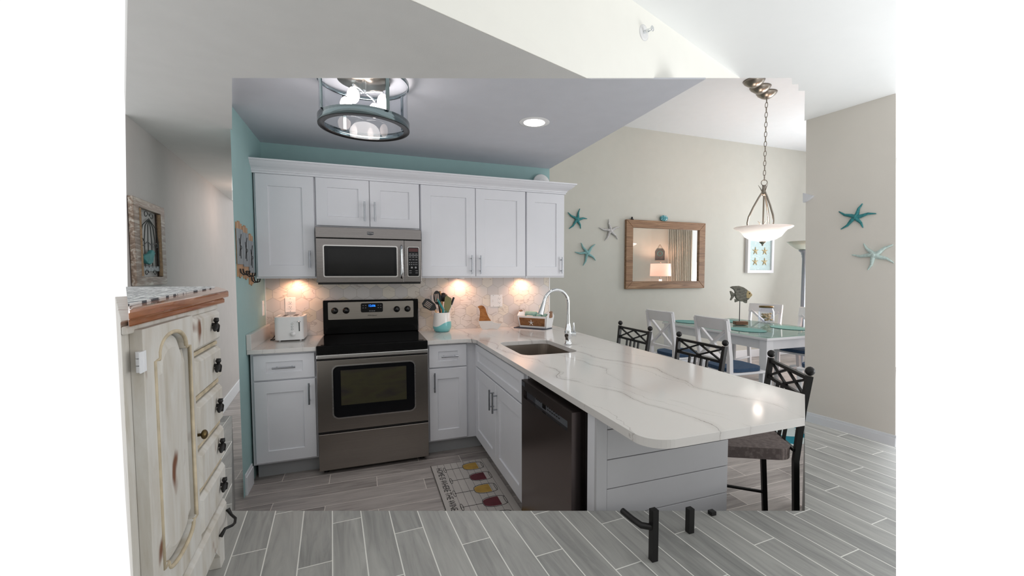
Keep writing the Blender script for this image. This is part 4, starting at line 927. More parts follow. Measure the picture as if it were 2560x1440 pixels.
tag(MB().lathe([(0.0, 0.0), (0.028, 0.0), (0.022, 0.012), (0.010, 0.02), (0.016, 0.034), (0.0, 0.045)], (sp_.x, WY - 0.03, mz1), 16).build('black_finial', 'iron'), 'tiny black ornament on the left end of the mirror frame', 'ornament')
# framed starfish picture
ax0, ax1, az0, az1 = 6.70, 7.29, 1.435, 2.07
c = thing('shadow_box', (7.0, WY, az0), 'white shadow box picture with four small starfish beside the pendant lamp', 'picture')
MB().prism(FW, [(ax0, az0), (ax1, az0), (ax1, az1), (ax0, az1)], 0.0, 0.06, [[(ax0 + 0.05, az0 + 0.05), (ax1 - 0.05, az0 + 0.05), (ax1 - 0.05, az1 - 0.05), (ax0 + 0.05, az1 - 0.05)]]).build('frame', 'whitew', c, 0.004)
MB().fbox(FW, ax0 + 0.04, ax1 - 0.04, az0 + 0.04, az1 - 0.04, 0.0, 0.03).build('backing', 'art', c)
mb = MB()
for q in ((0.19, 0.19), (0.40, 0.19), (0.19, 0.37), (0.40, 0.37)):
    mb = MB(); cpt = Vector((ax0 + q[0], WY - 0.035, az0 + q[1])); 
    for k in range(5):
        a = PI / 2 + k * 2 * PI / 5; d = Vector((math.cos(a), 0, math.sin(a))); mb.tube([cpt, cpt + d * 0.03, cpt + d * 0.068], [0.014, 0.010, 0.003], 8)
    mb.build('small_starfish', 'tan', c)
# pendant lamp and the other canopies
pc = hz(1917, 232, 3.57); PX, PY = pc.x, pc.y
def canopy(x, y, parent=None):
    mb = MB().lathe([(0.0, 3.498), (0.02, 3.496), (0.06, 3.515), (0.10, 3.545), (0.115, 3.569), (0.0, 3.5695)], (x, y, 0), 32)
    return mb
c = thing('pendant_lamp', (PX, PY, 1.80), 'nickel pendant lamp with a glowing glass bowl hanging over the dining table', 'lamp')
canopy(PX, PY).build('canopy', 'nickel', c)
zt = 2.545; n_l = 17; L = (3.512 - zt) / n_l
for k in range(n_l):
    z0 = zt + k * L; al = PI / 2 * (k % 2) + 0.5; dv = Vector((math.cos(al), math.sin(al), 0)); cc = Vector((PX, PY, z0 + L / 2))
    MB().tube([cc + dv * 0.014 * math.cos(q) + Z_ * (L * 0.60) * math.sin(q) for q in [2 * PI * j / 12 for j in range(12)]], 0.0042, 6, True).build('chain_link', 'nickel', c)
hr = Vector((PX, PY, 2.515)); MB().tube([hr + Vector((0.033 * math.cos(q) * 0.8, 0.033 * math.cos(q) * -0.6, 0.033 * math.sin(q))) for q in [2 * PI * j / 20 for j in range(20)]], 0.005, 6, True).build('hanging_ring', 'nickel', c)
MB().lathe([(0.0, 2.485), (0.022, 2.483), (0.024, 2.40), (0.018, 2.36), (0.0, 2.36)], (PX, PY, 0), 20).build('hub', 'nickel', c)
MB().cyl((PX, PY, 2.36), (PX, PY, 2.0), 0.010, 12).build('centre_rod', 'nickel', c)
for k in range(3):
    a = math.radians(20 + 120 * k); d = Vector((math.cos(a), math.sin(a), 0)); b = Vector((PX, PY, 0))
    MB().tube([b + d * 0.02 + Z_ * 2.40, b + d * 0.055 + Z_ * 2.34, b + d * 0.11 + Z_ * 2.23, b + d * 0.16 + Z_ * 2.11, b + d * 0.172 + Z_ * 2.04, b + d * 0.165 + Z_ * 1.985], 0.011, 10).build('support_arm', 'nickel', c)
    MB().tube([b + d * 0.02 + Z_ * 2.41, b + d * 0.04 + Z_ * 2.45, b + d * 0.065 + Z_ * 2.49], [0.008, 0.005, 0.002], 8).build('leaf_tip', 'nickel', c)
    MB().tube([b + d * 0.015 + Z_ * 2.0, b + d * 0.035 + Z_ * 2.03, b + d * 0.06 + Z_ * 2.06], [0.008, 0.005, 0.002], 8).build('leaf_tip', 'nickel', c)
MB().lathe([(0.318, 1.988), (0.325, 1.982), (0.300, 1.962), (0.262, 1.948), (0.235, 1.92), (0.20, 1.87), (0.14, 1.835), (0.06, 1.815), (0.0, 1.812), (0.0, 1.818), (0.06, 1.822), (0.14, 1.843), (0.195, 1.88), (0.228, 1.93), (0.255, 1.958), (0.318, 1.988)], (PX, PY, 0), 56).build('glass_bowl', 'bowl', c)
MB().lathe([(0.0, 1.818), (0.038, 1.815), (0.036, 1.80), (0.018, 1.785), (0.008, 1.775), (0.011, 1.765), (0.0, 1.757)], (PX, PY, 0), 20).build('finial', 'nickel', c)
lamp('POINT', 'pendant_glow', (PX, PY, 2.02), 8, (1, 0.85, 0.75), 0.08)
for (qx, qy, lb) in ((1885, 202, 'topmost of the three nickel ceiling canopies near the pendant'), (1901, 218, 'middle one of the three nickel ceiling canopies near the pendant')):
    p = hz(qx, qy, 3.57); tag(canopy(p.x, p.y).build('ceiling_canopy', 'nickel'), lb, 'canopy', 'spare ceiling canopies')
# torchiere
tq = dp(2000, 900, 6.6); TX, TY = tq.x + 0.02, tq.y
c = thing('floor_lamp', (TX, TY, 0), 'grey torchiere floor lamp with a pale glass bowl behind the dining table', 'lamp')
MB().lathe([(0.0, 0.0), (0.15, 0.0), (0.15, 0.02), (0.05, 0.045), (0.0, 0.045)], (TX, TY, 0), 32).build('base', 'lampgrey', c)
MB().lathe([(0.030, 0.04), (0.030, 1.66), (0.036, 1.67), (0.036, 1.70), (0.045, 1.715), (0.045, 1.735), (0.075, 1.76), (0.08, 1.775), (0.0, 1.775)], (TX, TY, 0), 24).build('pole', 'lampgrey', c)
MB().lathe([(0.06, 1.775), (0.12, 1.80), (0.18, 1.845), (0.235, 1.90), (0.228, 1.90), (0.175, 1.852), (0.11, 1.808), (0.0, 1.79)], (TX, TY, 0), 40).build('glass_bowl', 'bowl2', c)

# dining table, glass, mats, fish, jar
TBX0, TBX1, TBY0, TBY1 = 4.63, 5.90, -0.66, 1.06
c = thing('dining_table', ((TBX0 + TBX1) / 2, 0.2, 0), 'white rectangular dining table beside the beige wall', 'table')
MB().box(TBX0, TBX1, TBY0, TBY1, 0.725, 0.752).build('tabletop', 'whitew', c, 0.004)
MB().box(TBX0 + 0.05, TBX1 - 0.05, TBY0 + 0.05, TBY0 + 0.08, 0.62, 0.725).build('apron', 'whitew', c)
MB().box(TBX0 + 0.05, TBX1 - 0.05, TBY1 - 0.08, TBY1 - 0.05, 0.62, 0.725).build('apron', 'whitew', c)
MB().box(TBX0 + 0.05, TBX0 + 0.08, TBY0 + 0.08, TBY1 - 0.08, 0.62, 0.725).build('apron', 'whitew', c)
MB().box(TBX1 - 0.08, TBX1 - 0.05, TBY0 + 0.08, TBY1 - 0.08, 0.62, 0.725).build('apron', 'whitew', c)
for x_ in (TBX0 + 0.02, TBX1 - 0.11):
    for y_ in (TBY0 + 0.02, TBY1 - 0.11): MB().box(x_, x_ + 0.09, y_, y_ + 0.09, 0.0125 if x_ < 5.2 else 0.0, 0.725).build('leg', 'whitew', c, 0.003)
tag(MB().box(TBX0 + 0.005, TBX1 - 0.005, TBY0 + 0.005, TBY1 - 0.005, 0.752, 0.758).build('glass_sheet', 'tglass'), 'clear glass sheet covering the white dining table', 'glass top')
def oval(px, py, a, b, label, rz=0):
    p = hz(px, py, 0.762); mb = MB(); n_ = 40
    pts = [(a * math.cos(2 * PI * k / n_), b * math.sin(2 * PI * k / n_)) for k in range(n_)]
    o = mb.prism((Vector((p.x, p.y, 0.7585)), Vector((math.cos(rz), math.sin(rz), 0)), Vector((-math.sin(rz), math.cos(rz), 0)), Z_), pts, 0, 0.004).build('placemat', 'placemat'); tag(o, label, 'placemat', 'teal placemats on the dining table')
oval(1722, 804, 0.17, 0.23, 'teal oval placemat behind the left white dining chair')
oval(1868, 824, 0.17, 0.23, 'teal oval placemat in front of the wooden fish')
oval(1808, 801, 0.20, 0.24, 'teal oval placemat at the far end of the table')
oval(1972, 819, 0.17, 0.23, 'teal oval placemat at the right side of the table')
fz = hz(1852, 812, 0.76)
c = thing('fish_sculpture', (fz.x, fz.y, 0.7625), 'carved grey wooden fish on a rod and brown block, on the dining table', 'sculpture')
fu = Vector((math.cos(-YAW), math.sin(-YAW), 0)); FFs = (Vector((fz.x, fz.y, 0.7625)), fu, Z_, Vector((fu.y, -fu.x, 0)))
MB().fbox(FFs, -0.085, 0.075, 0, 0.045, -0.045, 0.045).build('block_base', 'blockwood', c, 0.004)
MB().cyl(at(FFs, -0.02, 0.04)[0], at(FFs, -0.02, 0.33)[0], 0.005, 8).build('rod', 'iron', c)
body = [(-0.075, 0.34), (-0.035, 0.305), (0.02, 0.30), (0.085, 0.325), (0.125, 0.375), (0.128, 0.40), (0.10, 0.42), (0.065, 0.455), (0.02, 0.485), (-0.04, 0.505), (-0.12, 0.50), (-0.155, 0.485), (-0.105, 0.455), (-0.085, 0.42), (-0.095, 0.40)]
MB().prism(FFs, body, -0.022, 0.022).build('body', 'fishwood', c, 0.012)
MB().prism(FFs, [(-0.09, 0.40), (-0.09, 0.375), (-0.135, 0.315), (-0.15, 0.32), (-0.135, 0.365), (-0.155, 0.435), (-0.14, 0.44)], -0.010, 0.010).build('tail_fin', 'fishwood', c, 0.004)
MB().prism(FFs, [(-0.055, 0.325), (-0.09, 0.335), (-0.085, 0.29), (-0.055, 0.30), (-0.02, 0.318)], -0.009, 0.009).build('rear_fin', 'fishwood', c, 0.003)
MB().prism(FFs, [(0.03, 0.315), (0.075, 0.32), (0.07, 0.28), (0.05, 0.28), (0.025, 0.295)], -0.009, 0.009).build('belly_fin', 'fishwood', c, 0.003)
MB().prism(FFs, [(0.055, 0.345), (0.095, 0.345), (0.132, 0.385), (0.105, 0.425), (0.065, 0.45), (0.05, 0.40)], -0.025, 0.025).build('face', 'tan', c, 0.006)
MB().ball(at(FFs, 0.09, 0.405, 0.026)[0], 0.008).build('eye', 'iron', c)
jz = hz(1915, 806, 0.76)
c = thing('glass_jar', (jz.x, jz.y, 0.7585), 'clear glass jar with a dark lid, filled with shells, behind the dining chairs', 'jar')
MB().lathe([(0.0, 0.0), (0.095, 0.0), (0.10, 0.02), (0.10, 0.15), (0.085, 0.19), (0.085, 0.205), (0.08, 0.205), (0.08, 0.19), (0.095, 0.15), (0.095, 0.02), (0.0, 0.006)], (jz.x, jz.y, 0.7585), 30).build('glass_body', 'glass', c)
MB().lathe([(0.0, 0.23), (0.09, 0.228), (0.093, 0.205), (0.0, 0.205)], (jz.x, jz.y, 0.7585), 30).build('lid', 'brass', c)
mb = MB(); random.seed(3)
for k in range(26):
    a = random.uniform(0, 6.28); r_ = random.uniform(0, 0.062); mb.ball((jz.x + r_ * math.cos(a), jz.y + r_ * math.sin(a), 0.79 + random.uniform(0, 0.09)), 0.022, (1, 0.8, 0.6), 8)
tag(mb.build('shells', 'tan'), 'mixed shells inside the glass jar', 'shells', kind='stuff')
tag(flat([(4.0, -1.46), (4.34, -1.46), (4.34, -1.22), (5.2, -1.22), (5.2, 1.3), (4.0, 1.3)], 0.001, 0.012).build('area_rug', 'rug'), 'teal area rug with white rings under the dining table', 'rug')

# white dining chairs: built at the origin facing +x, then copied
def dining_chair():
    c = thing('dining_chair', (0, 0, 0), '', 'chair', 'white cross-back dining chairs')
    MB().box(-0.22, 0.22, -0.225, 0.225, 0.445, 0.468).build('seat', 'whitew', c, 0.01)
    for s in (-1, 1):
        MB().bar((0.19, s * 0.195, 0), (0.19, s * 0.195, 0.445), 0.038).build('front_leg', 'whitew', c)
        MB().tube([(-0.27, s * 0.205, 0), (-0.215, s * 0.205, 0.45), (-0.225, s * 0.21, 0.62), (-0.28, s * 0.215, 0.975)], [0.027, 0.030, 0.027, 0.022], 4).build('back_post', 'whitew', c)
        MB().bar((-0.24, s * 0.2, 0.2), (0.19, s * 0.195, 0.2), 0.022).build('side_stretcher', 'whitew', c)
    mb = MB()
    pts = []
    for k in range(9):
        y = -0.235 + 0.47 * k / 8; bow = -0.03 * (1 - (y / 0.235) ** 2); pts.append((y, bow))
    vs = []; 
    for (y, b) in pts: vs += [(-0.262 + b, y, 0.875), (-0.285 + b, y, 0.988), (-0.262 + b, y, 0.992), (-0.238 + b, y, 0.875)]
    fs = [(4 * i + j, 4 * i + (j + 1) % 4, 4 * i + 4 + (j + 1) % 4, 4 * i + 4 + j) for i in range(8) for j in range(4)] + [(0, 1, 2, 3), (35, 34, 33, 32)]
    mb.add(vs, fs); mb.build('top_rail', 'whitew', c, 0.004)
    for s in (-1, 1): MB().bar((-0.255, -s * 0.19, 0.885), (-0.228 - 0.004 * s, s * 0.19, 0.585), 0.026).build('cross_slat', 'whitew', c)
    MB().bar((-0.225, -0.20, 0.575), (-0.225, 0.20, 0.575), 0.030).build('lower_rail', 'whitew', c)
    cu = MB().prism((Vector((0, 0, 0)), X_, Y_, Z_), rrect(-0.20, 0.215, -0.205, 0.205, 0.12, 7), 0.470, 0.505).build('seat_cushion', 'navy', c, 0.014)
    return c
DCH = dining_chair()
spots = [(4.17, 0.16, 0.02, 'white cross-back dining chair left of the table, nearer the beige wall'),
         (4.17, -0.66, -0.05, 'white cross-back dining chair left of the table, nearer the black stools'),
         (5.86, 0.60, PI + 0.25, 'white cross-back dining chair beyond the table, below the shadow box'),
         (5.80, -0.16, PI + 0.05, 'white cross-back dining chair beyond the table, below the floor lamp'),
         (5.08, -1.00, PI + 0.35, 'white dining chair at the near end of the table with its navy cushion showing')]
for i, (x_, y_, rz, lb) in enumerate(spots):
    o = DCH if i == 0 else copy_tree(DCH)
    o.location = (x_, y_, 0.0125 if x_ < 5.2 else 0); o.rotation_euler.z = rz; o['label'] = lb

# black iron bar stools facing -x
def bar_stool():
    c = thing('bar_stool', (0, 0, 0), '', 'stool', 'black iron bar stools at the peninsula')
    mb = MB().prism((Vector((0, 0, 0)), X_, Y_, Z_), rrect(-0.235, 0.195, -0.225, 0.225, 0.07, 6), 0.555, 0.610); mb.build('seat', 'seatfab', c, 0.022)
    for sx, sy in ((-1, -1), (-1, 1)): MB().bar((sx * 0.15, sy * 0.155, 0.555), (sx * 0.19, sy * 0.18, 0), 0.024).build('leg', 'iron', c)
    for sy in (-1, 1):
        p = MB().tube([(0.23, sy * 0.19, 0), (0.205, sy * 0.205, 0.55), (0.225, sy * 0.215, 0.80), (0.245, sy * 0.222, 0.955)], 0.0175, 4).build('back_post', 'iron', c)
        MB().ball((0.247, sy * 0.222, 0.978), 0.021).build('ball_finial', 'iron', p)
    A_ = lambda t_, h: Vector((0.225 + 0.02 * (h - 0.8) / 0.15, -0.21 + 0.42 * t_, h))
    MB().bar(A_(0, 0.943), A_(1, 0.943), 0.017).build('top_rail', 'iron', c); MB().bar(A_(0, 0.853), A_(1, 0.853), 0.017).build('middle_rail', 'iron', c)
    for (a, b) in ((0, 0.55), (1, 0.45)): MB().bar(A_(a, 0.937), A_(b, 0.858), 0.011).build('lattice_bar', 'iron', c)
    for (a, b) in ((0, 0.5), (1, 0.5)): MB().bar(A_(a, 0.858), A_(b, 0.937), 0.011).build('lattice_bar', 'iron', c)
    for t_ in (0.3, 0.43, 0.57, 0.70): MB().bar(A_(t_, 0.853), A_(t_, 0.60), 0.013).build('back_spindle', 'iron', c)
    MB().bar(A_(0, 0.60), A_(1, 0.60), 0.015).build('lower_rail', 'iron', c)
    MB().tube([(-0.185, -0.175, 0.18), (-0.23, -0.10, 0.19), (-0.245, 0, 0.19), (-0.23, 0.10, 0.19), (-0.185, 0.175, 0.18)], 0.010, 10).build('foot_rail', 'iron', c)
    for sy in (-1, 1): MB().tube([(-0.185, sy * 0.175, 0.20), (0, sy * 0.20, 0.22), (0.225, sy * 0.19, 0.20)], 0.009, 8).build('side_rail', 'iron', c)
    return c
BST = bar_stool()
for i, (x_, y_, lb) in enumerate([(2.655, -0.82, 'black iron bar stool furthest along the peninsula, nearest the beige wall'), (2.655, -1.615, 'middle one of three black iron bar stools at the peninsula'), (2.53, -2.295, 'nearest black iron bar stool with its brown-grey seat under the counter corner')]):
    o = BST if i == 0 else copy_tree(BST)
    o.location = (x_, y_, 0); o['label'] = lb
    if i == 2: o.rotation_euler.z = math.radians(-29)

# cut-down stool base on the landing
f0, f1_, f2_ = hz(1633, 1400, ZL), hz(1724, 1330, ZL), hz(1780, 1286, ZL)
c = thing('footstool_frame', tuple((f0 + f1_ + f2_) / 3), 'low black iron stool frame on the grey plank floor at the front of the peninsula', 'stool frame')
hh = 0.163
for f_, h_ in ((f0, hh), (f1_, 0.085), (f2_, 0.014)): MB().bar(f_, f_ + Z_ * h_, 0.021).build('leg', 'iron', c)
q0 = f0 + Z_ * 0.105
MB().tube([q0, dp(1603, 1313, 1.36), dp(1580, 1297, 1.39), dp(1556, 1277, 1.43)], 0.010, 10).build('foot_rail', 'iron', c)

# ------------------------------------------------------------------ right wall and vault step
def wp(px, py): return hpl(px, py, w0_, rn_)
RWu = -rd if (-rd).dot(_r) > 0 else rd
RF = (Vector((0, 0, 0)), RWu, Z_, rn_)
def stR(cx_, cy_, tips, mat, label):
    cpt = wp(cx_, cy_) ; tp = [wp(a, b) for a, b in tips]
    starfish(cpt, RF, [(t_ - cpt).length for t_ in tp], [math.degrees(math.atan2((t_ - cpt).z, (t_ - cpt).dot(RWu))) for t_ in tp], mat, label, 'starfish on the right wall', 0.010)
stR(2140, 543, [(2157, 509), (2191, 534), (2158, 569), (2103, 573), (2098, 529)], 'starteal', 'teal starfish on the wall at the right edge, the upper one of two')
stR(2187, 638, [(2160, 609), (2233, 612), (2235, 657), (2170, 675), (2131, 637)], 'starpale', 'pale starfish on the wall at the right edge, the lower one of two')
pa, pb_, pc_, pd, pe = wp(2012, 483), wp(2037, 490), wp(2030, 496), wp(2022, 502), wp(2012, 507)
mb = MB(); pts = [pa, pb_, pc_, pd, pe]; mb.add([p for p in pts] + [p + rn_ * 0.03 for p in pts], [(0, 1, 2, 3, 4), (9, 8, 7, 6, 5)] + [(i, (i + 1) % 5, (i + 1) % 5 + 5, i + 5) for i in range(5)])
tag(mb.build('moulding_end', 'cab'), 'small white tip of moulding at the left edge of the right wall', 'moulding')
sq = hpl(1608, 82, s0, sn)
c = thing('fire_sprinkler', tuple(sq), 'chrome sidewall sprinkler in a white round plate high on the cream wall', 'sprinkler')
if sn.dot(CAM - sq) < 0: snf = -sn
else: snf = sn
SFR = (sd, Z_, snf)
MB().lathe([(0.0, 0.001), (0.040, 0.001), (0.041, 0.004), (0.030, 0.008), (0.024, 0.006), (0.0, 0.006)], sq, 32, SFR).build('escutcheon', 'wplastic', c)
MB().cyl(sq + snf * 0.006, sq + snf * 0.030, 0.009, 14).build('body', 'chrome', c)
mb = MB(); mb.tube([sq + snf * 0.030 + sd * 0.010, sq + snf * 0.052 + sd * 0.008], 0.003, 6); mb.tube([sq + snf * 0.030 - sd * 0.010, sq + snf * 0.052 - sd * 0.008], 0.003, 6)
mb.lathe([(0.0, 0.052), (0.013, 0.052), (0.014, 0.055), (0.0, 0.055)], sq, 10, SFR); mb.build('deflector', 'chrome', c)

# ------------------------------------------------------------------ hall picture
def hp2(px, py): p = hpl(px, py, h0 + hn * 0.026, hn); return ((p - h0).dot(hd), p.z)
TLp, TRp, BRp, BLp = hp2(330, 490), hp2(411, 520), hp2(417, 709), hp2(343, 717)
fx0, fx1, fz0, fz1 = (TLp[0] + BLp[0]) / 2, (TRp[0] + BRp[0]) / 2, (BLp[1] + BRp[1]) / 2, (TLp[1] + TRp[1]) / 2
c = thing('birdcage_picture', tuple(h0 + hd * (fx0 + fx1) / 2 + Z_ * fz0), 'distressed wooden frame with a wire birdcage and a teal bird on the hall wall', 'wall art')
WW, HH = fx1 - fx0, fz1 - fz0; HFr = (h0 + hd * fx0 + Z_ * fz0, hd, Z_, hn)
MB().prism(HFr, [(0, 0), (WW, 0), (WW, HH), (0, HH)], 0.003, 0.028, [[(0.085, 0.05), (WW - 0.085, 0.05), (WW - 0.085, HH - 0.05), (0.085, HH - 0.05)]]).build('frame', 'framewood', c, 0.004)
for s in (0.098, WW - 0.098): MB().tube([at(HFr, s, 0.055, 0.022)[0], at(HFr, s, HH - 0.055, 0.022)[0]], 0.011, 8).build('rope_trim', 'rope', c)
def Hq(a, b): return at(HFr, 0.085 + (WW - 0.17) * a, 0.05 + (HH - 0.10) * b, 0.018)[0]
mb = MB()
for k in range(6):
    t_ = k / 5; xx = 0.08 + 0.84 * t_; mb.tube([Hq(xx, 0.14), Hq(xx, 0.55), Hq(0.5 + (xx - 0.5) * 0.72, 0.76), Hq(0.5, 0.88)], 0.0026, 6)
mb.tube([Hq(0.05, 0.5), Hq(0.2, 0.46), Hq(0.4, 0.53), Hq(0.6, 0.48), Hq(0.8, 0.53), Hq(0.95, 0.48)], 0.0026, 6)
for cx_, cz_, r_, s in ((0.38, 0.93, 0.10, 1), (0.64, 0.92, 0.10, -1), (0.14, 0.53, 0.08, 1), (0.82, 0.48, 0.08, -1), (0.3, 0.06, 0.09, 1), (0.7, 0.06, 0.09, -1)):
    mb.tube([Hq(cx_ + s * r_ * (1 - q / 9) * math.cos(q), cz_ + r_ * 0.6 * (1 - q / 9) * math.sin(q)) for q in [j * 0.5 for j in range(13)]], 0.0024, 6)
mb.tube([Hq(0.25, 0.17), Hq(0.55, 0.17)], 0.0024, 6); mb.build('wire_cage', 'wire', c)
MB().fbox(HFr, 0.09, WW - 0.09, 0.085, 0.115, 0.008, 0.018).build('cage_shelf', 'greyboard', c)
bd = Hq(0.28, 0.28); mb = MB(); 
mb.prism(at(HFr, 0.11 + (WW - 0.21) * 0.32, 0.055 + (HH - 0.11) * 0.28, 0.0), [(-0.10, -0.01), (-0.06, -0.032), (0.0, -0.04), (0.04, -0.025), (0.06, 0.01), (0.085, 0.03), (0.062, 0.048), (0.03, 0.048), (0.0, 0.028), (-0.05, 0.02), (-0.10, 0.01)], 0.014, 0.036)
mb.build('teal_bird', 'greenw', c, 0.006)

# ------------------------------------------------------------------ distressed dresser on the landing
D0 = Vector((0.315, -2.4275, 0)); dd_ = Vector((math.sin(math.radians(-2.8)), math.cos(math.radians(-2.8)), 0)); dn = Vector((dd_.y, -dd_.x, 0))
DF = (D0, -dd_, Z_, dn)                        # a: from the far end towards the near end, b: height, c: out of the front
c = thing('dresser', (0.30, -2.75, ZL), 'distressed cream dresser with a pine top, one arched door and a column of drawers', 'dresser')
SL_ = 0.622
mb = MB().prism(UP, [tuple(D0.xy), tuple((D0 - dd_ * SL_).xy), (-0.10, -2.0), (-0.01, -1.80)], 0.60, 1.340); mb.build('body', 'distress', c, 0.003)
mb = MB().prism(DF, [(0.0, 0.53), (0.045, 0.53), (0.055, 0.57), (0.10, 0.612), (0.53, 0.612), (0.57, 0.57), (0.585, 0.53), (SL_, 0.53), (SL_, 0.66), (0, 0.66)], -0.03, 0.002); mb.build('foot_apron', 'distress', c, 0.002)
for p in ((0.28, -2.82), (-0.06, -2.01), (-0.01, -1.88)): MB().box(p[0] - 0.02, p[0] + 0.02, p[1] - 0.02, p[1] + 0.02, ZL, 0.60).build('foot', 'distress', c)
T = lambda px, py, z: tuple(hz(px, py, z).xy)
tp0 = [T(320, 766, 1.367), T(571, 727, 1.367), T(563, 722, 1.367), T(545, 717.5, 1.367), (-0.165, -1.74)]
tp0[0] = tuple(hpl(320, 775, D0 + dn * 0.045, dn).xy)
MB().prism(UP, tp0, 1.346, 1.367).build('pine_top', 'topwood', c, 0.006)
MB().prism(UP, [tuple(hpl(320, 785, D0 + dn * 0.02, dn).xy), tuple((D0 + dd_ * 0.05 + dn * 0.016).xy), (0.10, -1.85), (-0.12, -1.85)], 1.331, 1.346).build('top_moulding', 'topwood', c, 0.004)
MB().fbox(DF, 0.0, SL_, 1.316, 1.331, 0, 0.008).build('cornice_strip', 'distress', c, 0.003)
def drawer_front(a0, a1, b0, b1):
    e = 0.012; o, u, v, n = DF; P = lambda a, b, c_: o + u * a + v * b + n * c_
    mb = MB(); vs = []
    for i, cc in ((0, 0.0), (0, 0.008), (e, 0.018)): vs += [P(a0 + i, b0 + i * 0.8, cc), P(a1 - i, b0 + i * 0.8, cc), P(a1 - i, b1 - i * 0.8, cc), P(a0 + i, b1 - i * 0.8, cc)]
    fs = [(L * 4 + k, L * 4 + (k + 1) % 4, L * 4 + 4 + (k + 1) % 4, L * 4 + 4 + k) for L in range(2) for k in range(4)] + [(8, 9, 10, 11), (3, 2, 1, 0)]
    mb.add(vs, fs); return mb.build('drawer', 'distress', c, 0.0015)
def bow_knob(a, b, parent):
    o = at(DF, a, b, 0.018)[0]; u, v, n = DF[1:]
    mb = MB().cyl(o, o + n * 0.007, 0.005, 8)
    q = o + n * 0.010
    mb.tube([q + v * 0.018 - u * 0.004, q + v * 0.004, q - v * 0.004 - u * 0.008, q - v * 0.022 - u * 0.016], [0.006, 0.004, 0.007, 0.003], 8)
    mb.tube([q + v * 0.002, q - v * 0.008 + u * 0.012, q - v * 0.016 + u * 0.020], [0.004, 0.008, 0.003], 8); mb.ball(q + v * 0.012, 0.007)
    return mb.build('bow_knob', 'iron', parent)
dz = [(1.226, 1.316), (1.111, 1.208), (0.983, 1.092), (0.870, 0.965), (0.752, 0.850)]
for k, (z0, z1) in enumerate(dz):
    d = drawer_front(0.018, 0.268, z0, z1); bow_knob(0.115 - 0.006 * k, (1.280, 1.163, 1.046, 0.927, 0.808)[k], d)
    if k: MB().fbox(DF, 0.012, 0.272, z1 + 0.003, dz[k - 1][0] - 0.004, 0, 0.006).build('drawer_rail', 'antique', c, 0.002)
d = drawer_front(0.018, 0.595, 0.640, 0.735)
a_, b_ = 0.085, 0.690; o = at(DF, a_, b_, 0.018)[0]; u, v, n = DF[1:]
MB().tube([o - u * 0.045 + n * 0.004 + v * 0.018, o - u * 0.040 + n * 0.014, o - u * 0.02 + n * 0.028 - v * 0.004, o + n * 0.030 - v * 0.008, o + u * 0.02 + n * 0.028 - v * 0.004, o + u * 0.040 + n * 0.014, o + u * 0.045 + n * 0.004 - v * 0.018], [0.006, 0.004, 0.004, 0.004, 0.004, 0.004, 0.006], 8).build('bail_handle', 'iron', d)
# door with an arched raised panel
A0_, A1_, B0_, B1_ = 0.297, 0.592, 0.760, 1.322
def archp(ins, nn=14):
    x0, x1, z0, z1 = 0.330 + ins, 0.540 - ins * 0.9, 0.812 + ins, 1.296 - ins
    m = (x0 + x1) / 2; hw = (x1 - x0) / 2; pts = [(x0, z1 - 0.045)]
    for k in range(nn + 1): a = PI * k / nn; pts.append((m - hw * 0.78 * math.cos(a), z1 - 0.045 + 0.045 * math.sin(a) ** 0.8))
    pts.append((x1, z1 - 0.045)); pts.append((x1, z0 + 0.03))
    for k in range(nn + 1): a = PI * k / nn; pts.append((m + hw * 0.78 * math.cos(a), z0 + 0.03 - 0.03 * math.sin(a) ** 0.8))
    pts.append((x0, z0 + 0.03)); return pts
dr = MB().prism(DF, [(A0_, B0_), (A1_, B0_), (A1_, B1_), (A0_, B1_)], 0.0, 0.020, [archp(0)]).build('door', 'distress', c, 0.003)
ra, rb = archp(0.004), archp(0.030)
mb = MB(); N = len(ra); o, u, v, n = DF
mb.add([o + u * p[0] + v * p[1] + n * 0.006 for p in ra] + [o + u * p[0] + v * p[1] + n * 0.017 for p in rb], [(i, (i + 1) % N, (i + 1) % N + N, i + N) for i in range(N)] + [tuple(N + i for i in range(N))])
mb.build('raised_panel', 'distress', dr)
mb = MB(); mb.tube([o + u * p[0] + v * p[1] + n * 0.019 for p in archp(-0.003)], 0.0045, 6, True); mb.build('panel_moulding', 'antique', dr)
for zz in (1.265, 0.80):
    mb = MB()
    for k in range(3): mb.cyl(at(DF, 0.598, zz - 0.02 + k * 0.013, 0.016)[0], at(DF, 0.598, zz - 0.0085 + k * 0.013, 0.016)[0], 0.006, 10)
    mb.fbox(DF, 0.585, 0.612, zz - 0.02, zz + 0.018, 0.0195, 0.0215); mb.build('hinge', 'trim', dr)
kn = at(DF, 0.280, 1.020, 0.0)[0]; MB().cyl(kn, kn + n * 0.022, 0.004, 8).ball(kn + n * 0.030, 0.012, (0.6, 1, 1)).build('brass_knob', 'brass', dr)
MB().fbox(DF, 0.2755, 0.284, 0.985, 1.065, 0, 0.006).build('key_plate', 'iron', dr)
# runner on top
rp = [tuple(hpl(320, 760, D0 + dn * 0.018, dn).xy), T(440, 736, 1.37), T(536, 719, 1.37), T(537, 717, 1.37), (-0.14, -1.82)]
tag(MB().prism(UP, rp, 1.3672, 1.3715).build('table_runner', 'runner'), 'black and white striped woven runner on top of the dresser', 'table runner')

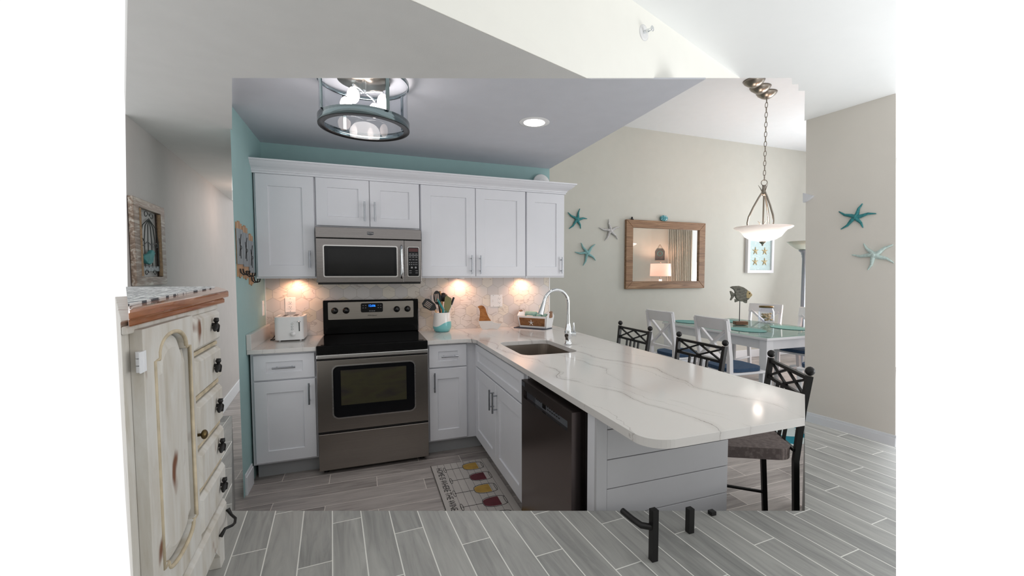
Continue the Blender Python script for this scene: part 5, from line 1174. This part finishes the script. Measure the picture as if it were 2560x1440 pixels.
# ------------------------------------------------------------------ what the mirror shows: a corner with a lamp, a sign, a curtain
def refl(px, s):     # point on the floor plan seen in the mirror at image column px, s metres in front of the mirror plane
    r = ray(px, 690); k = (WY - 0.022 - CAM.y) / r.y; p = CAM + r * k; m = Vector((r.x, -r.y, 0)) * (s / r.y); return Vector((p.x + m.x, p.y + m.y, 0))
q0, q1, q2 = refl(1556, 2.50), refl(1627, 2.25), refl(1730, 1.80)
def wseg(name, a, b, mat):
    u = (b - a).normalized(); n_ = Vector((-u.y, u.x, 0))
    if n_.dot(Vector((5.2, 1.5, 0)) - a) < 0: n_ = -n_
    fr = (a, u, Z_, n_); struct(name, MB().fbox(fr, 0, (b - a).length, 0, 2.75, -0.06, 0), mat); return fr, (b - a).length
wseg('wall_living', q0, q1, 'beige')
f2r, L2 = wseg('wall_window', q1, q2, 'beige')
def on2(px, s_=0.0):      # distance along the window wall seen at this mirror column
    best = min(range(400), key=lambda k: abs(_mpx(q1 + f2r[1] * (L2 * k / 400)) - px)); return L2 * best / 400
def _mpx(p):
    v_ = Vector((p.x, 2 * (WY - 0.022) - p.y, 1.423)) - CAM; return CXP + F_PX * v_.dot(_r) / v_.dot(_f)
a0c, a1c = on2(1668), on2(1728)
mb = MB(); nP = 90; pts = [(a0c + (a1c - a0c) * k / nP, 0.07 + 0.028 * math.sin(k * 0.95) + 0.01 * math.sin(k * 2.3)) for k in range(nP + 1)]
mb.prism((f2r[0], f2r[1], f2r[3], Z_), pts + [(a, b - 0.006) for a, b in reversed(pts)], 0.02, 2.75, smooth=True)
tag(mb.build('curtain', 'curtain'), 'cream floor-length curtain seen in the wall mirror beside the bright window', 'curtain')
tag(MB().cyl(at(f2r, a0c - 0.05, 2.78, 0.07)[0], at(f2r, L2, 2.78, 0.07)[0], 0.014, 12).build('curtain_rod', 'iron'), 'dark curtain rod above the cream curtain in the mirror', 'curtain rod')
asg = on2(1649)
c = thing('hanging_sign', tuple(at(f2r, asg, 1.72, 0)[0]), 'small slate house-shaped sign on a string seen in the wall mirror', 'sign')
MB().prism(at(f2r, asg, 1.71), [(-0.095, 0), (0.095, 0), (0.095, 0.18), (0.06, 0.235), (-0.06, 0.235), (-0.095, 0.18)], 0.006, 0.022).build('sign_board', 'slate', c, 0.002)
mb = MB(); mb.tube([at(f2r, asg + 0.05 * math.cos(q), 1.85 + 0.05 * math.sin(q), 0.024)[0] for q in [2 * PI * j / 20 for j in range(20)]], 0.006, 6, True); mb.build('ring_motif', 'greenw', c)
MB().tube([at(f2r, asg - 0.05, 1.945, 0.014)[0], at(f2r, asg, 2.04, 0.006)[0], at(f2r, asg + 0.05, 1.945, 0.014)[0]], 0.003, 6).build('string', 'rope', c)
lp = refl(1651, 1.78)
c = thing('side_table', (lp.x, lp.y, 0), 'white side table under the lamp seen in the wall mirror', 'table')
MB().lathe([(0.0, 0.72), (0.12, 0.72), (0.12, 0.75), (0.0, 0.75)], (lp.x, lp.y, 0), 32).build('tabletop', 'whitew', c)
MB().lathe([(0.0, 0.0), (0.11, 0.0), (0.11, 0.02), (0.03, 0.05), (0.025, 0.72), (0.0, 0.72)], (lp.x, lp.y, 0), 24).build('pedestal', 'whitew', c)
c = thing('table_lamp', (lp.x, lp.y, 0.75), 'lit table lamp with a white drum shade seen in the wall mirror', 'lamp')
MB().lathe([(0.0, 0.0), (0.09, 0.0), (0.10, 0.02), (0.10, 0.25), (0.05, 0.40), (0.03, 0.50), (0.03, 0.56), (0.0, 0.56)], (lp.x, lp.y, 0.75), 28).build('glass_base', 'wplastic', c)
MB().cyl((lp.x, lp.y, 1.31), (lp.x, lp.y, 1.65), 0.008, 8).build('stem', 'nickel', c)
MB().lathe([(0.205, 1.375), (0.195, 1.625)], (lp.x, lp.y, 0), 40).build('lamp_shade', 'shade', c, solid=0.004)
MB().ball((lp.x, lp.y, 1.655), 0.012).build('finial', 'nickel', c)
lamp('POINT', 'table_lamp_glow', (lp.x, lp.y, 1.50), 18, (1, 0.62, 0.45), 0.05)
